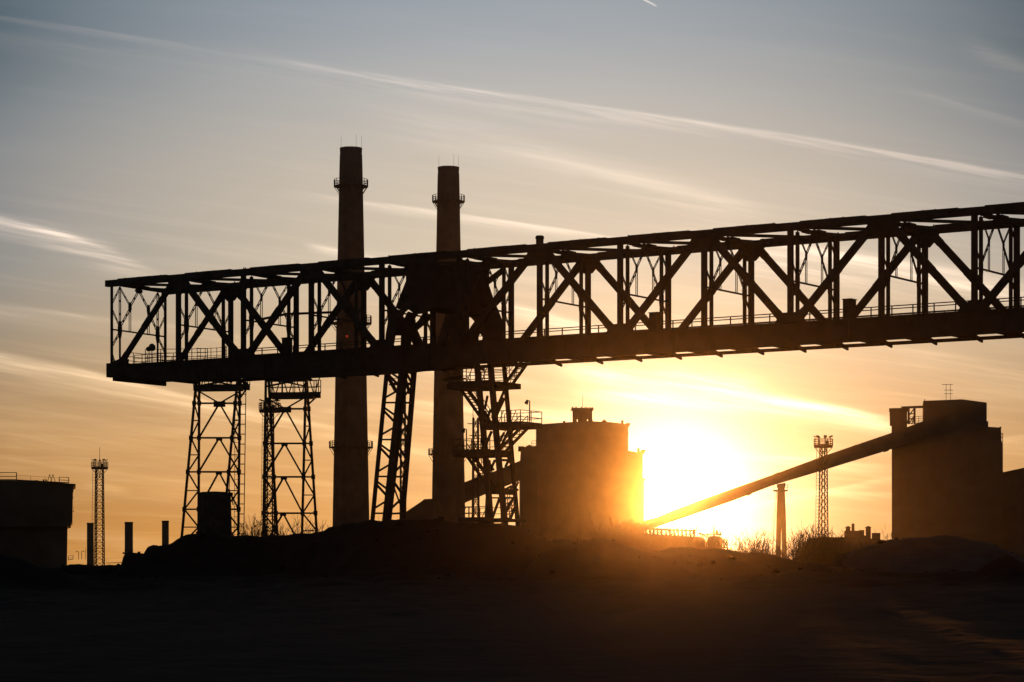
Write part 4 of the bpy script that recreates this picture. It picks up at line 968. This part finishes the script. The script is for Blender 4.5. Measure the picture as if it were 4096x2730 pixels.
# low shed with vents, right
Ys_ = 520
t = thing('low_shed', 'low shed with several stubby roof vents behind the dry shrubs at right', 'shed', V((X_(1950*S2, Ys_), Ys_+4, 1.2)))
m = MB(); outline(m, [(1864, 1300), (2048, 1300), (2048, 1246), (2036, 1243), (2008, 1239), (1985, 1236.5), (1940, 1236), (1892, 1235), (1864, 1237.5)], Ys_, 8); m.build('wall', BRICK, t)
m = MB(); outline(m, [(1863, 1237.5), (1892, 1234.5), (1985, 1236), (2036, 1242), (2036, 1244), (1985, 1238.5), (1892, 1237), (1863, 1240)], Ys_-.3, 8.6); m.build('roof', CLAD, t)
for (x0, x1, y0) in ((1943, 1973.5, 1220), (1977, 1991, 1231)):
    m = MB(); bx(m, x0, x1, y0, 1240, Ys_+2, 2.2); m.build('roof_plant', BRICK, t)
for (x, w_, yt_, cap) in ((1949.5, 9, 1213, 1), (1961, 5, 1203.5, 0), (1980.5, 11, 1218.5, 0), (1996, 10, 1213, 1), (2014, 18, 1225, 0)):
    m = MB(); bx(m, x-w_/2, x+w_/2, yt_, 1243, Ys_+3, 1.2); o = m.build('roof_vent', BRICK, t)
    if cap: m = MB(); outline(m, [(x-w_*.72, yt_-.4), (x, yt_-4), (x+w_*.72, yt_-.4)], Ys_+2.7, 1.8); m.build('cap', STEEL2, t, o)

# ------------------------------------------------------------------ dry plants
def stems(m, x, y, z0, hgt, lean, fork=3):
    p = V((x, y, z0-.25)); dirn = V((lean+random.gauss(0, .09), random.gauss(0, .12), 1)); r = random.uniform(.022, .038); n = 6
    L = (hgt+.25)/n; drift = random.gauss(0, .05)
    for i in range(n):
        q = p+dirn.normalized()*L; m.tube(p, q, r*(1-i/(n+1)), r*(1-(i+1)/(n+1)), 3)
        if i > 1 and random.random() < .75:
            for _ in range(random.randint(1, fork)):
                b = q; bd = (dirn+V((random.gauss(0, .55), random.gauss(0, .4), random.uniform(-.1, .2)))).normalized(); bl = hgt*random.uniform(.06, .2)
                e = b+bd*bl*.5; m.tube(b, e, r*.5, r*.4, 3); bd = (bd+V((random.gauss(0, .25), 0, .25))).normalized(); m.tube(e, e+bd*bl*.5, r*.4, r*.22, 3)
        dirn = dirn+V((drift+random.gauss(0, .06), random.gauss(0, .05), 0)); p = q
def shrub(xc, half, ytop, Y, n, lean, label, group='dry shrubs on the bank', jit=.35):
    Y *= KB; x0 = X_(xc*S2, Y); hw = half*S2*Y/F; zt_ = Z_(ytop*S2, Y); m = MB()
    for _ in range(n):
        e = random.gauss(0, .45); e = max(-1, min(1, e)); x = x0+e*hw; y = Y+random.uniform(-1, 1)*min(2.5, hw+.3); z0 = H(x, y)
        hg = (zt_-z0)*(1-.35*abs(e))*random.uniform(1-jit, 1.02)
        if hg > .3: stems(m, x, y, z0, hg, lean+e*.12)
    z = H(x0, Y); return single(m, 'dry_shrub', TWIG, label, 'shrub', (x0, Y, z), group)
shrub(577, 16, 1188, 106, 93, .02, 'bare dry shrub at the right foot of the ladder pylon')
shrub(598, 14, 1200, 107, 76, .02, 'bare dry shrub just left of the second lattice pylon', )
shrub(650, 22, 1208, 106, 102, -.02, 'low bare shrub under the second lattice pylon')
shrub(690, 14, 1188, 107, 37, -.05, 'thin tall bare shrub between the feet of the second lattice pylon')
shrub(728, 14, 1205, 107, 68, .08, 'bare shrub between the second lattice pylon and the taller chimney')
shrub(868, 9, 1180, 110, 30, 0, 'small bare shrub at the foot of the leaning pier')
shrub(1385, 22, 1196, 104, 102, .05, 'bare shrub before the stepped tower, left end of the sunlit row')
shrub(1735, 26, 1228, 116, 214, .06, 'clump of thin bare stems left of the forked trestle')
shrub(1708, 14, 1232, 116, 102, -.03, 'thin bare clump nearest the domed tank')
shrub(1765, 16, 1232, 115, 122, .12, 'bare clump against the left leg of the forked trestle')
shrub(1822, 22, 1226, 114, 244, .16, 'dense dark shrub against the right leg of the forked trestle')
shrub(1848, 26, 1214, 115, 367, .2, 'largest dense dark shrub, before the low shed with vents')
shrub(1880, 26, 1222, 117, 244, .15, 'dense shrub at the foot of the right floodlight mast')
shrub(1925, 26, 1222, 122, 93, .1, 'bare shrub in front of the stubby roof vents')
shrub(1985, 20, 1230, 123, 51, .05, 'sparse shrub before the right end of the vented shed')
shrub(2030, 10, 1196, 124, 15, -.05, 'tall wispy sapling against the left edge of the concrete tower')
m = MB()
for _ in range(900):
    x_ = random.uniform(1395, 1640); Y = KB*random.uniform(111, 121); x = X_(x_*S2, Y); z0 = H(x, Y)
    top = Z_((1203+ (x_-1395)*.115+random.uniform(0, 26))*S2, Y)
    if top-z0 > .4: stems(m, x, Y, z0, top-z0, .10, 2)
tag(m.build('reeds', TWIG), 'thicket of dry reeds along the bank below the sun', 'reeds', None, 'stuff')
m = MB()
for _ in range(900):
    x_ = random.choice((random.uniform(545, 745), random.uniform(760, 1000), random.uniform(1640, 1900), random.uniform(1860, 2060))); Y = KB*(random.uniform(100, 108) if x_ < 1100 else random.uniform(110, 124))
    x = X_(x_*S2, Y); z0 = H(x, Y); h_ = random.uniform(.25, .9 if x_ < 760 else .5)
    p = V((x, Y, z0-.05)); q = p+V((random.gauss(.04, .1), random.gauss(0, .1), h_)); m.tube(p, q, .022, .008, 3)
tag(m.build('dry_grass', TWIG), 'short dry grass along the crest of the banks', 'grass', None, 'stuff')

# ------------------------------------------------------------------ haze
hz = MB(); hz.box((0, 650, 52), (2600, 1500, 110))
hm = bpy.data.materials.new('thin_haze'); hm.use_nodes = True; nt = hm.node_tree; nt.nodes.clear()
out = nt.nodes.new('ShaderNodeOutputMaterial'); pv = nt.nodes.new('ShaderNodeVolumePrincipled')
pv.inputs['Color'].default_value = (.20, .195, .19, 1); pv.inputs['Density'].default_value = 1.0e-4; pv.inputs['Anisotropy'].default_value = .984
nt.links.new(pv.outputs[0], out.inputs['Volume'])
ho = hz.build('haze', hm); ho['kind'] = 'stuff'; ho['label'] = 'thin golden evening haze over the whole works'; ho['category'] = 'haze'
